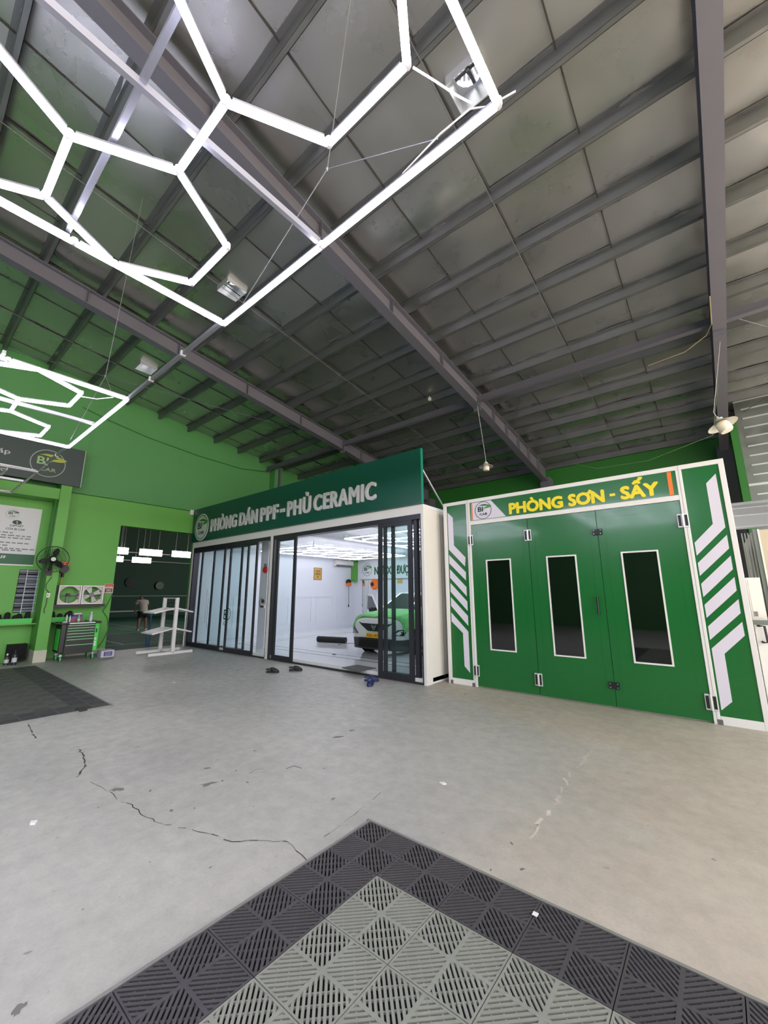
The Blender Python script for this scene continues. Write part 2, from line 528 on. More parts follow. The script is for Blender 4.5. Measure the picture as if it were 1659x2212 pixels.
strip_path([(60, 1562), (68, 1580), (78, 1598)], 0.03, 0.01, M_crack, 'crack')
strip_path([(1302, 1590), (1270, 1635), (1230, 1670), (1200, 1740), (1165, 1780), (1140, 1830)], 0.05, 0.03, M_chip, 'chipped_seam', gap=0.35)
strip_path([(538, 1672), (552, 1663), (570, 1661)], 0.02, 0.004, M_crack, 'scratch', gap=0.0)
strip_path([(618, 1661), (635, 1655), (652, 1660)], 0.02, 0.004, M_crack, 'scratch', gap=0.0)
def stain(px, py, r, m=M_stain, sq=0.5):
    c = ground(px, py); rnd = random.Random(int(px*7+py)); mb = MB(); n = 14; ph = rnd.uniform(0, 6)
    pts = []
    for k in range(n):
        a = 2*PI*k/n; rr = r*0.75*rnd.uniform(0.45, 1.15)
        q = Vector((rr*math.cos(a), rr*sq*math.sin(a), 0))
        q.rotate(Euler((0, 0, ph)))
        pts.append(c+q+Z*0.0012)
    mb.add(pts, [tuple(range(n))])
    return mb.build('stain', m, floor, recalc=False)
for q in ((452, 1693, 0.11), (550, 1622, 0.035), (370, 1751, 0.04), (420, 1746, 0.02), (255, 1706, 0.09), (535, 1690, 0.03), (447, 1660, 0.05),
          (720, 1726, 0.04), (325, 1708, 0.03), (480, 1687, 0.03), (510, 1665, 0.025), (455, 1874, 0.02), (1128, 1878, 0.03), (1105, 1822, 0.03),
          (730, 1592, 0.10), (760, 1578, 0.08), (512, 1448, 0.1), (1005, 1500, 0.05), (1060, 1880, 0.018), (40, 2180, 0.06), (700, 1660, 0.03)):
    stain(*q)

# left gable wall: masonry below, sheet above a ledge coloured darker for its weaker light, doorway into the sports hall
LEDGE = P(152, 1063, 0, XL+0.08).z
DY0, DZ = P(261.5, 1135, 0, XL).y, P(261.5, 1135, 0, XL).z
wl = MB()
wl.box(XL-0.22, XL, FRONT, DY0, 0, LEDGE)
wl.box(XL-0.22, XL, DY0, 6.42, DZ, LEDGE)
wl.box(XL-0.22, XL, 6.42, YB, 0, LEDGE)
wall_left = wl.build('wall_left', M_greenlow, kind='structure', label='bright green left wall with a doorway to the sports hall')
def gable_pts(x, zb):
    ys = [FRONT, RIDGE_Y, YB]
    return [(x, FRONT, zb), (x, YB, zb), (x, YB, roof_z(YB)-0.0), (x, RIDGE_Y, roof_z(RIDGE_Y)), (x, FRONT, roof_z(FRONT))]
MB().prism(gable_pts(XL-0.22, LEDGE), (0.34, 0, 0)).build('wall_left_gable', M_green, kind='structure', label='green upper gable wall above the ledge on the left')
# seams of the gable sheet
for y in (3.05, 3.12):
    MB().box(XL+0.115, XL+0.128, y, y+0.02, LEDGE, roof_z(y)-0.2).build('seam', M_green, bpy.data.objects['wall_left_gable'])
MB().box(XL, XL+0.02, DY0-0.9, DY0, 0, 0.12).build('baseboard_left', mat('grey skirting', (190, 188, 178), 0.5), kind='structure', label='grey skirting below the wall beside the doorway')

# rear wall and its piers
MB().box(XL-0.22, XR, YB, YB+0.2, 0, roof_z(YB)).build('wall_back', M_greenpanel, kind='structure', label='dark green rear wall above the booths')
RAFT = (-9.15, -4.2, 0.66, 4.5)
MB().box(XL-0.22, XR, FRONT-0.2, FRONT, 0, roof_z(FRONT)).build('wall_front', M_greenpanel, kind='structure', label='green front wall behind the camera')
for x in RAFT:
    MB().box(x-0.16, x+0.16, YB-0.45, YB, 0, roof_z(YB)-0.55).build('column', M_steel, kind='structure', label='grey steel column at the rear wall')
MB().box(-12.95-0.65, -12.95, P(69, 1438, 0, -12.95).y, P(95.6, 1435, 0, -12.95).y, 0.28, P(140, 1051, 0, -12.95).z+0.4)\
    .build('pier', M_greenlow, kind='structure', label='green square pier carrying the wall fan')
pier_y0, pier_y1 = P(69, 1438, 0, -12.95).y, P(95.6, 1435, 0, -12.95).y
MB().box(-13.6, -12.94, pier_y0-0.008, pier_y1+0.008, 0, 0.28).build('pier_base', mat('pale pier base', (196, 194, 176), 0.6, var=0.1), kind='structure', label='pale grey base of the green pier')
lint_z = P(60, 1045, 0, -13.0).z
MB().box(-13.6, -13.0, FRONT, pier_y0, lint_z-0.28, lint_z).build('lintel', M_greenlow, kind='structure', label='green lintel beam under the dark sign')
# pilaster on the gable near the rear
py_ = P(592, 1000, 0, XL+0.14).y
MB().box(XL+0.12, XL+0.45, py_-0.15, py_+0.25, 3.33, roof_z(py_)-0.2).build('pilaster', M_green, kind='structure', label='green pilaster on the gable near the rear corner')
MB().box(XL+0.45, XL+0.55, py_+0.02, py_+0.1, 3.3, roof_z(py_)-0.3).build('downpipe', M_steel, kind='structure', label='dark pipe on the pilaster')

# right rear: galvanised horizontally ribbed wall in front of the rear wall
gx0 = P(1600, 960, 1, 13.0).x
gz1 = P(1583, 866, 1, 13.0).z
wr = MB().box(gx0, XR, 13.0, 13.05, 0, gz1).build('wall_right_rear', M_galv, kind='structure', label='ribbed galvanised partition beside the paint booth')
nrib = 26
for k in range(nrib):
    z = gz1 - 0.04 - k*0.245
    if z < 0.1: break
    big = 0.06 if k in (0, 9) else 0.034
    MB().box(gx0 if k in (0, 9) else gx0+0.12, XR, 12.965 if k in (0, 9) else 12.982, 13.0, z-big/2, z+big/2).build('rib', M_ductskin, wr)
MB().box(gx0-0.15, gx0, 12.98, 13.08, 0, gz1-0.5).build('wall_green_strip', M_greenpanel, kind='structure', label='narrow green upright strip beside the ribbed partition')

# ---- roof
ceil = root('ceiling', (0, 0, 0)); tag(ceil, 'pitched workshop roof lined with silver foil on steel purlins', None, None, 'structure')
VENTS = [(-1.52, 3.50), (-6.75, 3.46), (-11.12, 3.50)]
VH = 0.20
EX0, EX1 = XL-0.3, XR+0.6
def roof_grid(x0, x1, dz, sag, step, name, m):
    ys = []; y = FRONT-0.8
    while y < YB+0.4: ys.append(y); y += step
    ys.append(YB+0.4); ys.append(RIDGE_Y)
    xs = [x0, x1]
    holes = [(vx, vy) for vx, vy in VENTS if vx+VH > x0 and vx-VH < x1]
    for vx, vy in holes:
        ys += [vy-VH, vy+VH]
        xs += [v for v in (vx-VH, vx+VH) if x0 < v < x1]
    if sag: xs += [x0+(x1-x0)*t for t in (0.25, 0.5, 0.75)]
    ys = sorted(set(round(v, 4) for v in ys)); xs = sorted(set(round(v, 4) for v in xs))
    rnd = random.Random(int(x0*100)); ph = rnd.uniform(0, 6)
    mb = MB(); vs = []; fs = []
    for yy in ys:
        for xx in xs:
            s = 0
            if sag:
                t = ((yy-PURL_Y0)/PURL_D) % 1.0
                e = min(xx-x0, x1-xx)/(x1-x0)
                s = -sag*math.sin(PI*t)*(0.5+0.5*math.sin(3*yy+ph))*min(1, e*4+0.25)
                s += 0.006*math.sin(5.1*yy+7*xx+ph)
            vs.append((xx, yy, roof_z(yy)+dz+s))
    nx = len(xs)
    for j in range(len(ys)-1):
        for i in range(nx-1):
            mx, my = (xs[i]+xs[i+1])/2, (ys[j]+ys[j+1])/2
            if any(abs(mx-vx) < VH and abs(my-vy) < VH for vx, vy in holes): continue
            fs.append((j*nx+i, (j+1)*nx+i, (j+1)*nx+i+1, j*nx+i+1))
    mb.add(vs, fs)
    return mb.build(name, m, ceil, smooth=bool(sag), recalc=False)
PURL_Y0, PURL_D = 3.82, 0.965
seams = [-0.61 + 1.235*k for k in range(-11, 8)]
seams = [EX0] + [s for s in seams if EX0 < s < EX1] + [EX1]
for k, (a, b) in enumerate(zip(seams[:-1], seams[1:])):
    roof_grid(a-0.015, b+0.015, -0.012*(k % 2), 0.028, PURL_D/6, 'foil_panel', M_foil)
M_tape = mat('foil joint tape', (70, 66, 64), 0.5, metal=0.4)
for s in seams[1:-1]:
    for (ya, yb) in ((FRONT, RIDGE_Y), (RIDGE_Y, YB)):
        MB().bar((s, ya, roof_z(ya)-0.026), (s, yb, roof_z(yb)-0.026), 0.016, 0.012).build('joint_tape', M_tape, ceil)
roof_grid(EX0, EX1, 0.10, 0, 2.0, 'roof_sheet', M_galv)
# purlins: C section, bottom flange turned downhill
def purlin(y):
    z = roof_z(y)-0.005
    mb = MB()
    mb.box(XL+0.02, XR, y-0.004, y+0.004, z-0.20, z)
    mb.box(XL+0.02, XR, y, y+0.065, z-0.20, z-0.193)
    mb.box(XL+0.02, XR, y-0.065, y, z-0.012, z-0.002)
    mb.box(XL+0.02, XR, y+0.059, y+0.065, z-0.20, z-0.178)
    return mb.build('purlin', M_purlin, ceil)
k = -14
while True:
    y = PURL_Y0 + k*PURL_D
    if y > YB-0.1: break
    if y > FRONT: purlin(y)
    k += 1
# rafters: tapered I section
def rafter(x):
    def half(y0, y1, d0, d1):
        za, zb = roof_z(y0)-0.2, roof_z(y1)-0.2
        for nm, dx0, dx1 in (('rafter_web', -0.006, 0.006),):
            MB().prism([(x+dx0, y0, za), (x+dx0, y1, zb), (x+dx0, y1, zb-d1), (x+dx0, y0, za-d0)], (dx1-dx0, 0, 0)).build(nm, M_steel, r)
        MB().prism([(x-0.10, y0, za-d0), (x-0.10, y1, zb-d1), (x-0.10, y1, zb-d1-0.014), (x-0.10, y0, za-d0-0.014)], (0.20, 0, 0)).build('rafter_flange', M_steel, r)
        MB().prism([(x-0.10, y0, za), (x-0.10, y1, zb), (x-0.10, y1, zb-0.014), (x-0.10, y0, za-0.014)], (0.20, 0, 0)).build('rafter_flange', M_steel, r)
        n = 6
        for i in range(1, n):
            t = i/n; yy = y0+(y1-y0)*t; zt = roof_z(yy)-0.214; dd = d0+(d1-d0)*t
            MB().box(x-0.09, x+0.09, yy-0.004, yy+0.004, zt-dd+0.01, zt).build('stiffener', M_steel, r)
    r = MB().box(x-0.012, x+0.012, RIDGE_Y-0.3, RIDGE_Y+0.3, roof_z(RIDGE_Y)-0.7, roof_z(RIDGE_Y)-0.2).build('rafter', M_steel, ceil)
    half(RIDGE_Y, 9.0, 0.30, 0.36)
    half(9.0, YB-0.3, 0.36, 0.55)
    half(RIDGE_Y, FRONT, 0.30, 0.45)
    MB().box(x-0.1, x+0.1, 8.985, 9.015, roof_z(9)-0.66, roof_z(9)-0.2).build('splice_plate', M_steel, r)
for x in RAFT: rafter(x)
# tie beam along the hall at the splice, and sag rods between the purlins
MB().box(XL+0.1, XR, 8.95, 9.07, roof_z(9)-0.42, roof_z(9)-0.40).box(XL+0.1, XR, 9.0, 9.02, roof_z(9)-0.40, roof_z(9)-0.24).build('tie_beam', M_steel, ceil)
for x in (-11.4, -6.7, -1.82, 3.1):
    for dx in (0,):
        MB().cyl((x, -2, roof_z(-2)-0.21), (x, YB-0.4, roof_z(YB-0.4)-0.21), 0.006, n=6).build('sag_rod', M_steel, ceil)
# diagonal brace rods in the end bays
for a, b in (((XL+0.2, 0.3), (-9.15, 8.8)), ((0.7, 8.9), (4.4, 13.5)), ((0.7, 13.5), (4.4, 8.9))):
    MB().cyl((a[0], a[1], roof_z(a[1])-0.3), (b[0], b[1], roof_z(b[1])-0.3), 0.008, n=6).build('brace_rod', M_steel, ceil)
# roof vents: square flashing, round throat, turbine vanes
for i, (vx, vy) in enumerate(VENTS):
    zr = roof_z(vy)
    t = root('roof_vent', (vx, vy, zr), ['round turbine roof vent above the right end of the lit light frame', 'turbine roof vent above the corner of the nearest light frame',
             'turbine roof vent over the green roof bay beside the hanging bar'][i], 'roof vent', 'turbine vents in the roof')
    mbx = MB(); h0, h1 = -0.06, 0.20
    for (a, b, c, d) in ((vx-VH, vx+VH, vy-VH-0.008, vy-VH), (vx-VH, vx+VH, vy+VH, vy+VH+0.008), (vx-VH-0.008, vx-VH, vy-VH, vy+VH), (vx+VH, vx+VH+0.008, vy-VH, vy+VH)):
        mbx.box(a, b, c, d, zr+h0-0.04, zr+h1)
    mbx.build('flashing', M_ductskin, t)
    rr = 0.175; N = 24; vs = []; fs = []
    for k in range(N):
        a = 2*PI*k/N
        vs.append((vx+rr*math.cos(a), vy+rr*math.sin(a), zr+h1))
    for k in range(N):
        a = 2*PI*k/N; s = (VH+0.005)/max(abs(math.cos(a)), abs(math.sin(a)))
        vs.append((vx+s*math.cos(a), vy+s*math.sin(a), zr+h1))
    for k in range(N): fs.append((k, (k+1) % N, (k+1) % N+N, k+N))
    MB().add(vs, fs).build('throat_plate', M_ductskin, t)
    for k in range(22):
        a = 2*PI*k/22
        p = []
        for h, r_ in ((0.0, 0.18), (0.07, 0.22), (0.16, 0.21), (0.23, 0.12), (0.25, 0.02)):
            p.append((vx+r_*math.cos(a+h), vy+r_*math.sin(a+h), zr+h1+h))
        q = [(vx+(math.hypot(c[0]-vx, c[1]-vy))*math.cos(math.atan2(c[1]-vy, c[0]-vx)+0.17), vy+(math.hypot(c[0]-vx, c[1]-vy))*math.sin(math.atan2(c[1]-vy, c[0]-vx)+0.17), c[2]) for c in p]
        MB().add(p+q, [(j, j+1, j+6, j+5) for j in range(4)]).build('vane', M_ductskin, t)
    MB().bar((vx-rr, vy, zr+h1+0.01), (vx+rr, vy, zr+h1+0.01), 0.04, 0.02).bar((vx, vy-rr, zr+h1+0.01), (vx, vy+rr, zr+h1+0.01), 0.04, 0.02).cyl((vx, vy, zr+h1-0.05), (vx, vy, zr+h1+0.24), 0.02).build('spider', M_steel, t)

# ------------------------------------------------------------------ film room (white glazed room with the long green sign)
FY = 6.35
RZ = 0.10                      # raised tiled floor inside
RX0, RX1, RYB, RTOP = -13.48, -4.205, 14.2, 3.31
MB().box(RX0, RX1, FY+0.02, RYB, 0.0, RZ).build('floor_room', M_tilefloor, kind='structure', label='polished white tile floor of the film room')
flr = bpy.data.objects['floor_room']
M_inlay = mat('grey floor inlay', (120, 130, 128), 0.15)
def zroom(px, py): return P(px, py, 2, RZ)
ix0, ix1, iy0, iy1 = -11.8, -4.9, 7.15, 13.2
for a in (0.0, 0.35):
    x0, x1, y0, y1 = ix0+a, ix1-a, iy0+a, iy1-a
    w = 0.05
    for bx in ((x0, x1, y0, y0+w), (x0, x1, y1-w, y1), (x0, x0+w, y0+w, y1-w), (x1-w, x1, y0+w, y1-w)):
        MB().box(*bx, RZ, RZ+0.0015).build('inlay_strip', M_inlay, flr)
MB().box(RX0-0.04, RX0+0.02, FY+0.1, RYB, RZ, RTOP-0.02).build('wall_room_left', M_roomwhite, kind='structure', label='white panelled left wall inside the film room')
wlr = bpy.data.objects['wall_room_left']
for k in range(6):
    y0 = 7.0+k*1.2
    mbx = MB(); x = RX0+0.02
    for (a, b, c, d) in ((y0, y0+0.95, 0.45, 0.475), (y0, y0+0.95, 1.475, 1.5), (y0, y0+0.025, 0.475, 1.475), (y0+0.925, y0+0.95, 0.475, 1.475)):
        mbx.box(x, x+0.018, a, b, c, d)
    mbx.build('wall_moulding', M_roomwhite, wlr)
MB().box(RX0+0.02, RX0+0.035, FY+0.1, RYB, RZ, RZ+0.12).build('baseboard_room', M_roomwhite, kind='structure', label='white skirting inside the film room')
MB().box(RX0-0.04, RX1, RYB, RYB+0.08, RZ, RTOP-0.02).build('wall_room_back', M_roomwhite, kind='structure', label='white rear wall inside the film room')
MB().box(RX1-0.07, RX1, FY+0.14, RYB, 0.03, RTOP-0.04).build('wall_room_right', M_cream, kind='structure', label='off-white side wall panel of the film room next to the booth')
wrr = bpy.data.objects['wall_room_right']
for y in (6.95, 8.1, 9.25):
    MB().box(RX1, RX1+0.004, y, y+0.008, 0.06, RTOP-0.1).build('panel_joint', M_grey, wrr)
MB().box(RX1-0.02, RX1+0.014, FY+0.061, FY+0.17, 0.0, RTOP).build('trim_1', M_cream, kind='structure', label='cream corner trim of the film room')
MB().box(RX0-0.04, RX1+0.01, FY+0.06, RYB+0.08, RTOP-0.06, RTOP).build('ceiling_room', M_roomwhite, kind='structure', label='white flat ceiling of the film room')
cr = bpy.data.objects['ceiling_room']
for x in (-11.5, -8.8, -6.5):
    MB().box(x, x+0.09, FY+0.3, RYB-0.1, RTOP-0.10, RTOP-0.06).build('cable_trunking', M_roomwhite, cr)
ff = MB()
ff.box(RX0-0.04, RX1+0.012, FY-0.03, FY+0.06, 3.13, RTOP)
ff.box(RX1-0.045, RX1+0.012, FY-0.03, FY+0.06, 0.0, 3.13)
ff.box(RX0-0.04, RX0+0.06, FY-0.03, FY+0.06, 0.0, 3.13)
def xb(px):                      # pixel column along the foot of the glazed front -> X
    return P(px, 1395+0.161*(px-394), 1, FY).x
ff.box(xb(573), xb(578.5), FY-0.03, FY+0.06, 0.0, 3.13)
ff.build('wall_room_front', M_white, kind='structure', label='white frame of the glazed film room front')
# dark sliding door tracks
tr = MB()
for a, b in ((RX0+0.06, xb(573)), (xb(578.5), RX1-0.045)):
    tr.box(a, b, FY-0.025, FY+0.16, 3.03, 3.13)
    tr.box(a, b, FY-0.025, FY+0.16, 0.0, 0.035)
    tr.box(a, a+0.06, FY-0.025, FY+0.16, 0.035, 3.03)
    tr.box(b-0.03, b, FY-0.025, FY+0.16, 0.035, 3.03)
tr.build('trim_2', M_frame, kind='structure', label='charcoal sliding door tracks and jambs of the film room')

door_n = [0]
def leaf(px0, px1, track, label, ws=0.075, handle=None, z1=3.03, grip=None):
    x0, x1 = xb(px0), xb(px1)
    y0 = FY-0.02+track*0.045; y1 = y0+0.036
    door_n[0] += 1
    t = root('door_%d' % door_n[0], ((x0+x1)/2, (y0+y1)/2, 0.035)); tag(t, label, None, None, 'structure')
    MB().box(x0, x0+ws, y0, y1, 0.036, z1).build('stile', M_frame, t)
    MB().box(x1-ws, x1, y0, y1, 0.036, z1).build('stile', M_frame, t)
    MB().box(x0+ws, x1-ws, y0, y1, 0.036, 0.13).build('rail', M_frame, t)
    MB().box(x0+ws, x1-ws, y0, y1, z1-0.075, z1).build('rail', M_frame, t)
    MB().box(x0+ws, x1-ws, y0+0.014, y0+0.020, 0.13, z1-0.075).build('pane', M_glass, t)
    if handle is not None:
        hx = xb(handle)
        MB().cyl((hx, y0-0.03, 0.75), (hx, y0-0.03, 1.75), 0.014, n=10).cyl((hx, y0-0.03, 0.9), (hx, y0+0.01, 0.9), 0.01, n=8).cyl((hx, y0-0.03, 1.6), (hx, y0+0.01, 1.6), 0.01, n=8).build('handle', M_alu, t, smooth=True)
    if grip is not None:
        gx = x0+0.02 if grip < 0 else x1-0.055
        MB().box(gx, gx+0.03, y0-0.012, y0, 0.95, 1.2).build('grip', M_black, t)
    return t
d_a = leaf(401.5, 472, 0, 'leftmost sliding glass leaf beside the doorway wall')
leaf(417, 507.5, 1, 'middle-track sliding glass leaf seen through the leftmost leaf', handle=438)
leaf(440, 518.5, 2, 'rear-track sliding glass leaf in the left bay')
d_d = leaf(482.5, 544, 0, 'front sliding glass leaf with a drawn decal in the left bay')
leaf(586, 631, 0, 'narrow glass leaf beside the white mullion at the open entrance', ws=0.10, grip=1)
leaf(818, 896, 0, 'sliding glass leaf at the right of the open entrance', ws=0.10, grip=-1)
leaf(827, 905, 1, 'middle-track glass leaf behind the right entrance leaf', ws=0.08)
leaf(842, 906, 2, 'rear-track glass leaf at the right end of the film room', ws=0.08)
# hand-drawn decal on the glass
dx = P(487, 1326, 1, FY-0.03)
MB_ = ring_mb((dx.x+0.12, FY-0.024, dx.z), X, Z, -Y, 0.14, 0.17, 0.14, 0.002)
MB_.build('decal', M_tx_dark, d_d)
text('decal', 'B', M_tx_dark, d_d, (dx.x-0.1, FY-0.024, dx.z-0.16), X, Z, -Y, h=0.30, ext=0.002)
MB().tube([(dx.x-0.05, FY-0.024, dx.z-0.2), (dx.x-0.07, FY-0.024, dx.z-0.3), (dx.x-0.0, FY-0.024, dx.z-0.32)], 0.008, 6).build('decal', M_tx_dark, d_d)

# long green sign on top of the front
SX0, SX1, SZ0, SZ1 = RX0-0.02, -4.18, 3.312, 4.43
sg = root('long_sign', (-8.8, 6.29, SZ0), 'long deep green sign with silver letters over the glazed film room', 'sign')
SY = 6.25
MB().box(SX0, SX1, SY, SY+0.06, SZ0, SZ1).build('board', M_sign, sg)
MB().box(SX1, SX1+0.012, SY-0.004, SY+0.07, SZ0, SZ1).build('edge_trim', mat('teal edge', (20, 120, 100), 0.3), sg)
p0 = P(456, 1149, 1, SY); p1 = P(812, 1076, 1, SY)
zb = (p0.z+p1.z)/2
# words with the photo's spacing
words = (('PHÒNG', 455.5, 511.5), ('DÁN', 517.5, 556.5), ('PPF', 563, 601.5), ('-', 606, 615.5), ('PHỦ', 621.5, 672), ('CERAMIC', 678.5, 813.5))
def xs_(px):
    t = (px-456)/(813.5-456.0)
    return P(px, 1149-73*t, 1, SY).x
for w_, a, b in words:
    if w_ == '-':
        MB().box(xs_(a), xs_(b), SY-0.035, SY, zb+0.13, zb+0.225).build('letters', M_letter, sg)
    else:
        text('letters', w_, M_letter, sg, (xs_(a), SY, zb), X, Z, -Y, w=xs_(b)-xs_(a), h=0.39, spacing=1.08, bold=0.03, ext=0.035)
lc = P(436, 1139, 1, SY)
logo(sg, (lc.x, SY, lc.z), X, Z, -Y, 0.40, M_tx_dark, M_tx_dark, mat('logo disc', (200, 208, 204), 0.4), M_leafd, M_leafg)
MB().cyl((-4.30, 6.33, 4.2), (-4.24, 7.25, 3.33), 0.02, n=8).build('brace', M_alu, sg)
MB().cyl((-8.5, 6.33, 4.2), (-8.5, 7.25, 3.33), 0.02, n=8).build('brace', M_alu, sg)

# ------------------------------------------------------------------ paint booth
BY = 6.80
bt = root('paint_booth', (-1.87, BY, 0), 'green and white paint booth front with three windowed doors', 'paint booth')
BX0, BX1, BZ = -4.03, 0.29, 3.365
PL0, PL1 = -3.955, -3.53      # left side panel
PR0, PR1 = -0.17, 0.23
DX0, DX1, DZT = -3.45, -0.24, 2.87
fr = MB()
fr.box(BX0, BX1, BY, BY+0.06, BZ-0.065, BZ)                  # top rail
fr.box(BX0, PL0, BY, BY+0.06, 0.0, BZ-0.065)                 # outer left
fr.box(PR1, BX1, BY, BY+0.06, 0.0, BZ-0.065)                 # outer right
fr.box(PL1, DX0, BY, BY+0.06, 0.0, BZ-0.065)
fr.box(DX1, PR0, BY, BY+0.06, 0.0, BZ-0.065)
fr.box(PL0, PL1, BY, BY+0.06, 0.0, 0.10)
fr.box(PR0, PR1, BY, BY+0.06, 0.0, 0.10)
fr.box(DX0, DX1, BY, BY+0.06, DZT, DZT+0.075)
fr.build('frame', M_white, bt, bevel=0.004)
for x in (-3.495, -0.205):
    MB().box(x-0.002, x+0.002, BY-0.0012, BY, 0.0 if x > -1 else 0.0, BZ).build('frame_joint', M_grey, bt)
for x in (PL0-0.03, PL1-0.02, PR0-0.03):
    MB().box(x, x+0.05, BY-0.006, BY, 0.0, 0.06).build('foot_bracket', M_galv, bt)
MB().box(BX0+0.05, BX1-0.05, BY+0.06, 13.4, 0.0, BZ-0.12).build('cabin', M_white, bt)
sp_l = MB().box(PL0, PL1, BY+0.012, BY+0.04, 0.10, BZ-0.065).build('side_panel', M_booth, bt)
sp_r = MB().box(PR0, PR1, BY+0.012, BY+0.04, 0.10, BZ-0.065).build('side_panel', M_booth, bt)
# stripes: read off the photo on the panel plane
def stripe(pts, par):
    MB().prism([(q.x, BY+0.012, q.z) for q in [P(x, y, 1, BY+0.012) for x, y in pts]], (0, -0.002, 0)).build('stripe', M_lilac, par)
def c8(x, y): return (1440+x/3.686, 1000+y/3.686)
for pts in ([(390, 85), (468, 512), (240, 738), (222, 636), (368, 486), (314, 164)],
            [(480, 572), (498, 680), (265, 900), (248, 798)], [(510, 738), (528, 846), (293, 1068), (274, 963)],
            [(540, 908), (558, 1016), (319, 1234), (301, 1130)], [(572, 1084), (590, 1196), (346, 1410), (329, 1302)],
            [(602, 1265), (623, 1375), (461, 1520), (523, 1902), (437, 1970), (358, 1478)]):
    stripe([c8(*p) for p in pts], sp_r)
def c6(x, y): return (920+x/2.245, 960+y/2.245)
for pts in ([(105, 332), (130, 355), (136, 490), (192, 548), (190, 592), (112, 510)],
            [(112, 536), (194, 620), (195, 660), (114, 577)], [(116, 605), (197, 692), (199, 737), (118, 647)],
            [(119, 672), (201, 762), (203, 808), (120, 714)], [(121, 740), (204, 832), (206, 880), (123, 783)],
            [(123, 815), (206, 908), (215, 1108), (188, 1075), (180, 915), (125, 858)]):
    stripe([c6(*p) for p in pts], sp_l)
# header with emblem plate and yellow words
hd = MB().box(DX0, DX1, BY+0.004, BY+0.03, DZT+0.075, BZ-0.065).build('header_panel', M_booth, bt)
hz0, hz1 = DZT+0.085, BZ-0.075
ax = P(1060, 1081, 1, BY).x; ax2 = P(1093, 1120, 1, BY).x
MB().prism([(DX0+0.03, BY+0.004, hz0), (ax2, BY+0.004, hz0), (ax, BY+0.004, hz1), (DX0+0.03, BY+0.004, hz1)], (0, -0.002, 0)).build('emblem_plate', M_lilac, hd)
MB().box(DX0+0.035, DX0+0.06, BY+0.0, BY+0.004, hz0, hz1).build('orange_strip', M_orange, hd)
MB().box(DX1-0.10, DX1-0.05, BY+0.0, BY+0.004, hz0, hz1).build('orange_strip', M_orange, hd)
lg = P(1043.5, 1103, 1, BY)
logo(hd, (lg.x, BY+0.002, (hz0+hz1)/2), X, Z, -Y, 0.165, M_tx_dark, M_tx_dark, None, M_leafd, M_leafg)
def xh(px): return P(px, 1110-45*(px-1100)/324.0, 1, BY).x
zt = P(1100, 1110, 1, BY).z
M_ylo = M_yellow
for w_, a, b in (('PHÒNG', 1100, 1217), ('SƠN', 1228, 1307), ('SẤY', 1341, 1425)):
    text('letters', w_, M_ylo, hd, (xh(a), BY+0.002, zt), X, Z, -Y, w=xh(b)-xh(a), h=0.19, bold=0.05, ext=0.006)
MB().box(xh(1318), xh(1330), BY-0.004, BY+0.002, zt+0.065, zt+0.105).build('letters', M_ylo, hd)
# doors
dw = (DX1-DX0)/3
hinge_m = mat('hinge white metal', (214, 214, 214), 0.3, metal=0.3)
def hinge(par, x, z, h, w, dark=False):
    y = BY
    if dark:
        MB().box(x-w/2, x+w/2, y-0.022, y+0.004, z-h/2, z+h/2).build('lock_plate', M_black, par)
        b = MB()
        for sx in (-0.36, 0.36):
            for sz in (-0.3, 0.3): b.cyl((x+sx*w, y-0.028, z+sz*h), (x+sx*w, y-0.02, z+sz*h), 0.008, n=8)
        b.build('bolt', M_alu, par)
        return
    hp = MB().box(x-w/2, x+w/2, y-0.016, y+0.006, z-h/2, z+h/2).build('hinge', hinge_m, par, bevel=0.004)
    for s in (-1, 1):
        cx_ = x+s*w*0.29
        MB().box(cx_-w*0.13, cx_+w*0.13, y-0.019, y-0.016, z-h*0.40, z+h*0.40).build('rubber_insert', M_black, hp)
    MB().cyl((x, y-0.02, z-h/2), (x, y-0.02, z+h/2), w*0.11, n=12).build('hinge_pin', hinge_m, hp, smooth=True)
for k in range(3):
    x0, x1 = DX0+k*dw+0.004, DX0+(k+1)*dw-0.004
    wx0 = (-3.155, -2.09, -1.01)[k]; wx1 = wx0+0.42; wz0, wz1 = 0.66, 2.18
    y0, y1 = BY+0.012, BY+0.05
    d = MB()
    d.box(x0, wx0, y0, y1, 0.02, DZT-0.006); d.box(wx1, x1, y0, y1, 0.02, DZT-0.006)
    d.box(wx0, wx1, y0, y1, 0.02, wz0); d.box(wx0, wx1, y0, y1, wz1, DZT-0.006)
    dd = d.build('door', M_booth, bt)
    # raised lip panel
    lip = MB()
    for (a, b, c, e) in ((x0+0.10, x1-0.10, DZT-0.13, DZT-0.124), (x0+0.10, x0+0.106, 0.12, DZT-0.13), (x1-0.106, x1-0.10, 0.12, DZT-0.13)):
        lip.box(a, b, y0-0.002, y0, c, e)
    lip.build('lip', M_booth, dd)
    f = MB(); w = 0.022
    f.box(wx0-w, wx1+w, y0-0.012, y0, wz1, wz1+w); f.box(wx0-w, wx1+w, y0-0.012, y0, wz0-w, wz0)
    f.box(wx0-w, wx0, y0-0.012, y0, wz0, wz1); f.box(wx1, wx1+w, y0-0.012, y0, wz0, wz1)
    f.build('window_frame', M_white, dd)
    MB().box(wx0, wx1, y0+0.006, y0+0.014, wz0, wz1).build('pane', M_darkglass, dd)
hinge(bt, DX0-0.005, P(1012, 1168, 1, BY).z, 0.19, 0.10)
hinge(bt, DX0-0.005, P(1026, 1448, 1, BY).z, 0.19, 0.10)
hinge(bt, DX0+dw, P(1133, 1157, 1, BY).z, 0.19, 0.115)
hinge(bt, DX0+dw, P(1157, 1467, 1, BY).z, 0.19, 0.115)
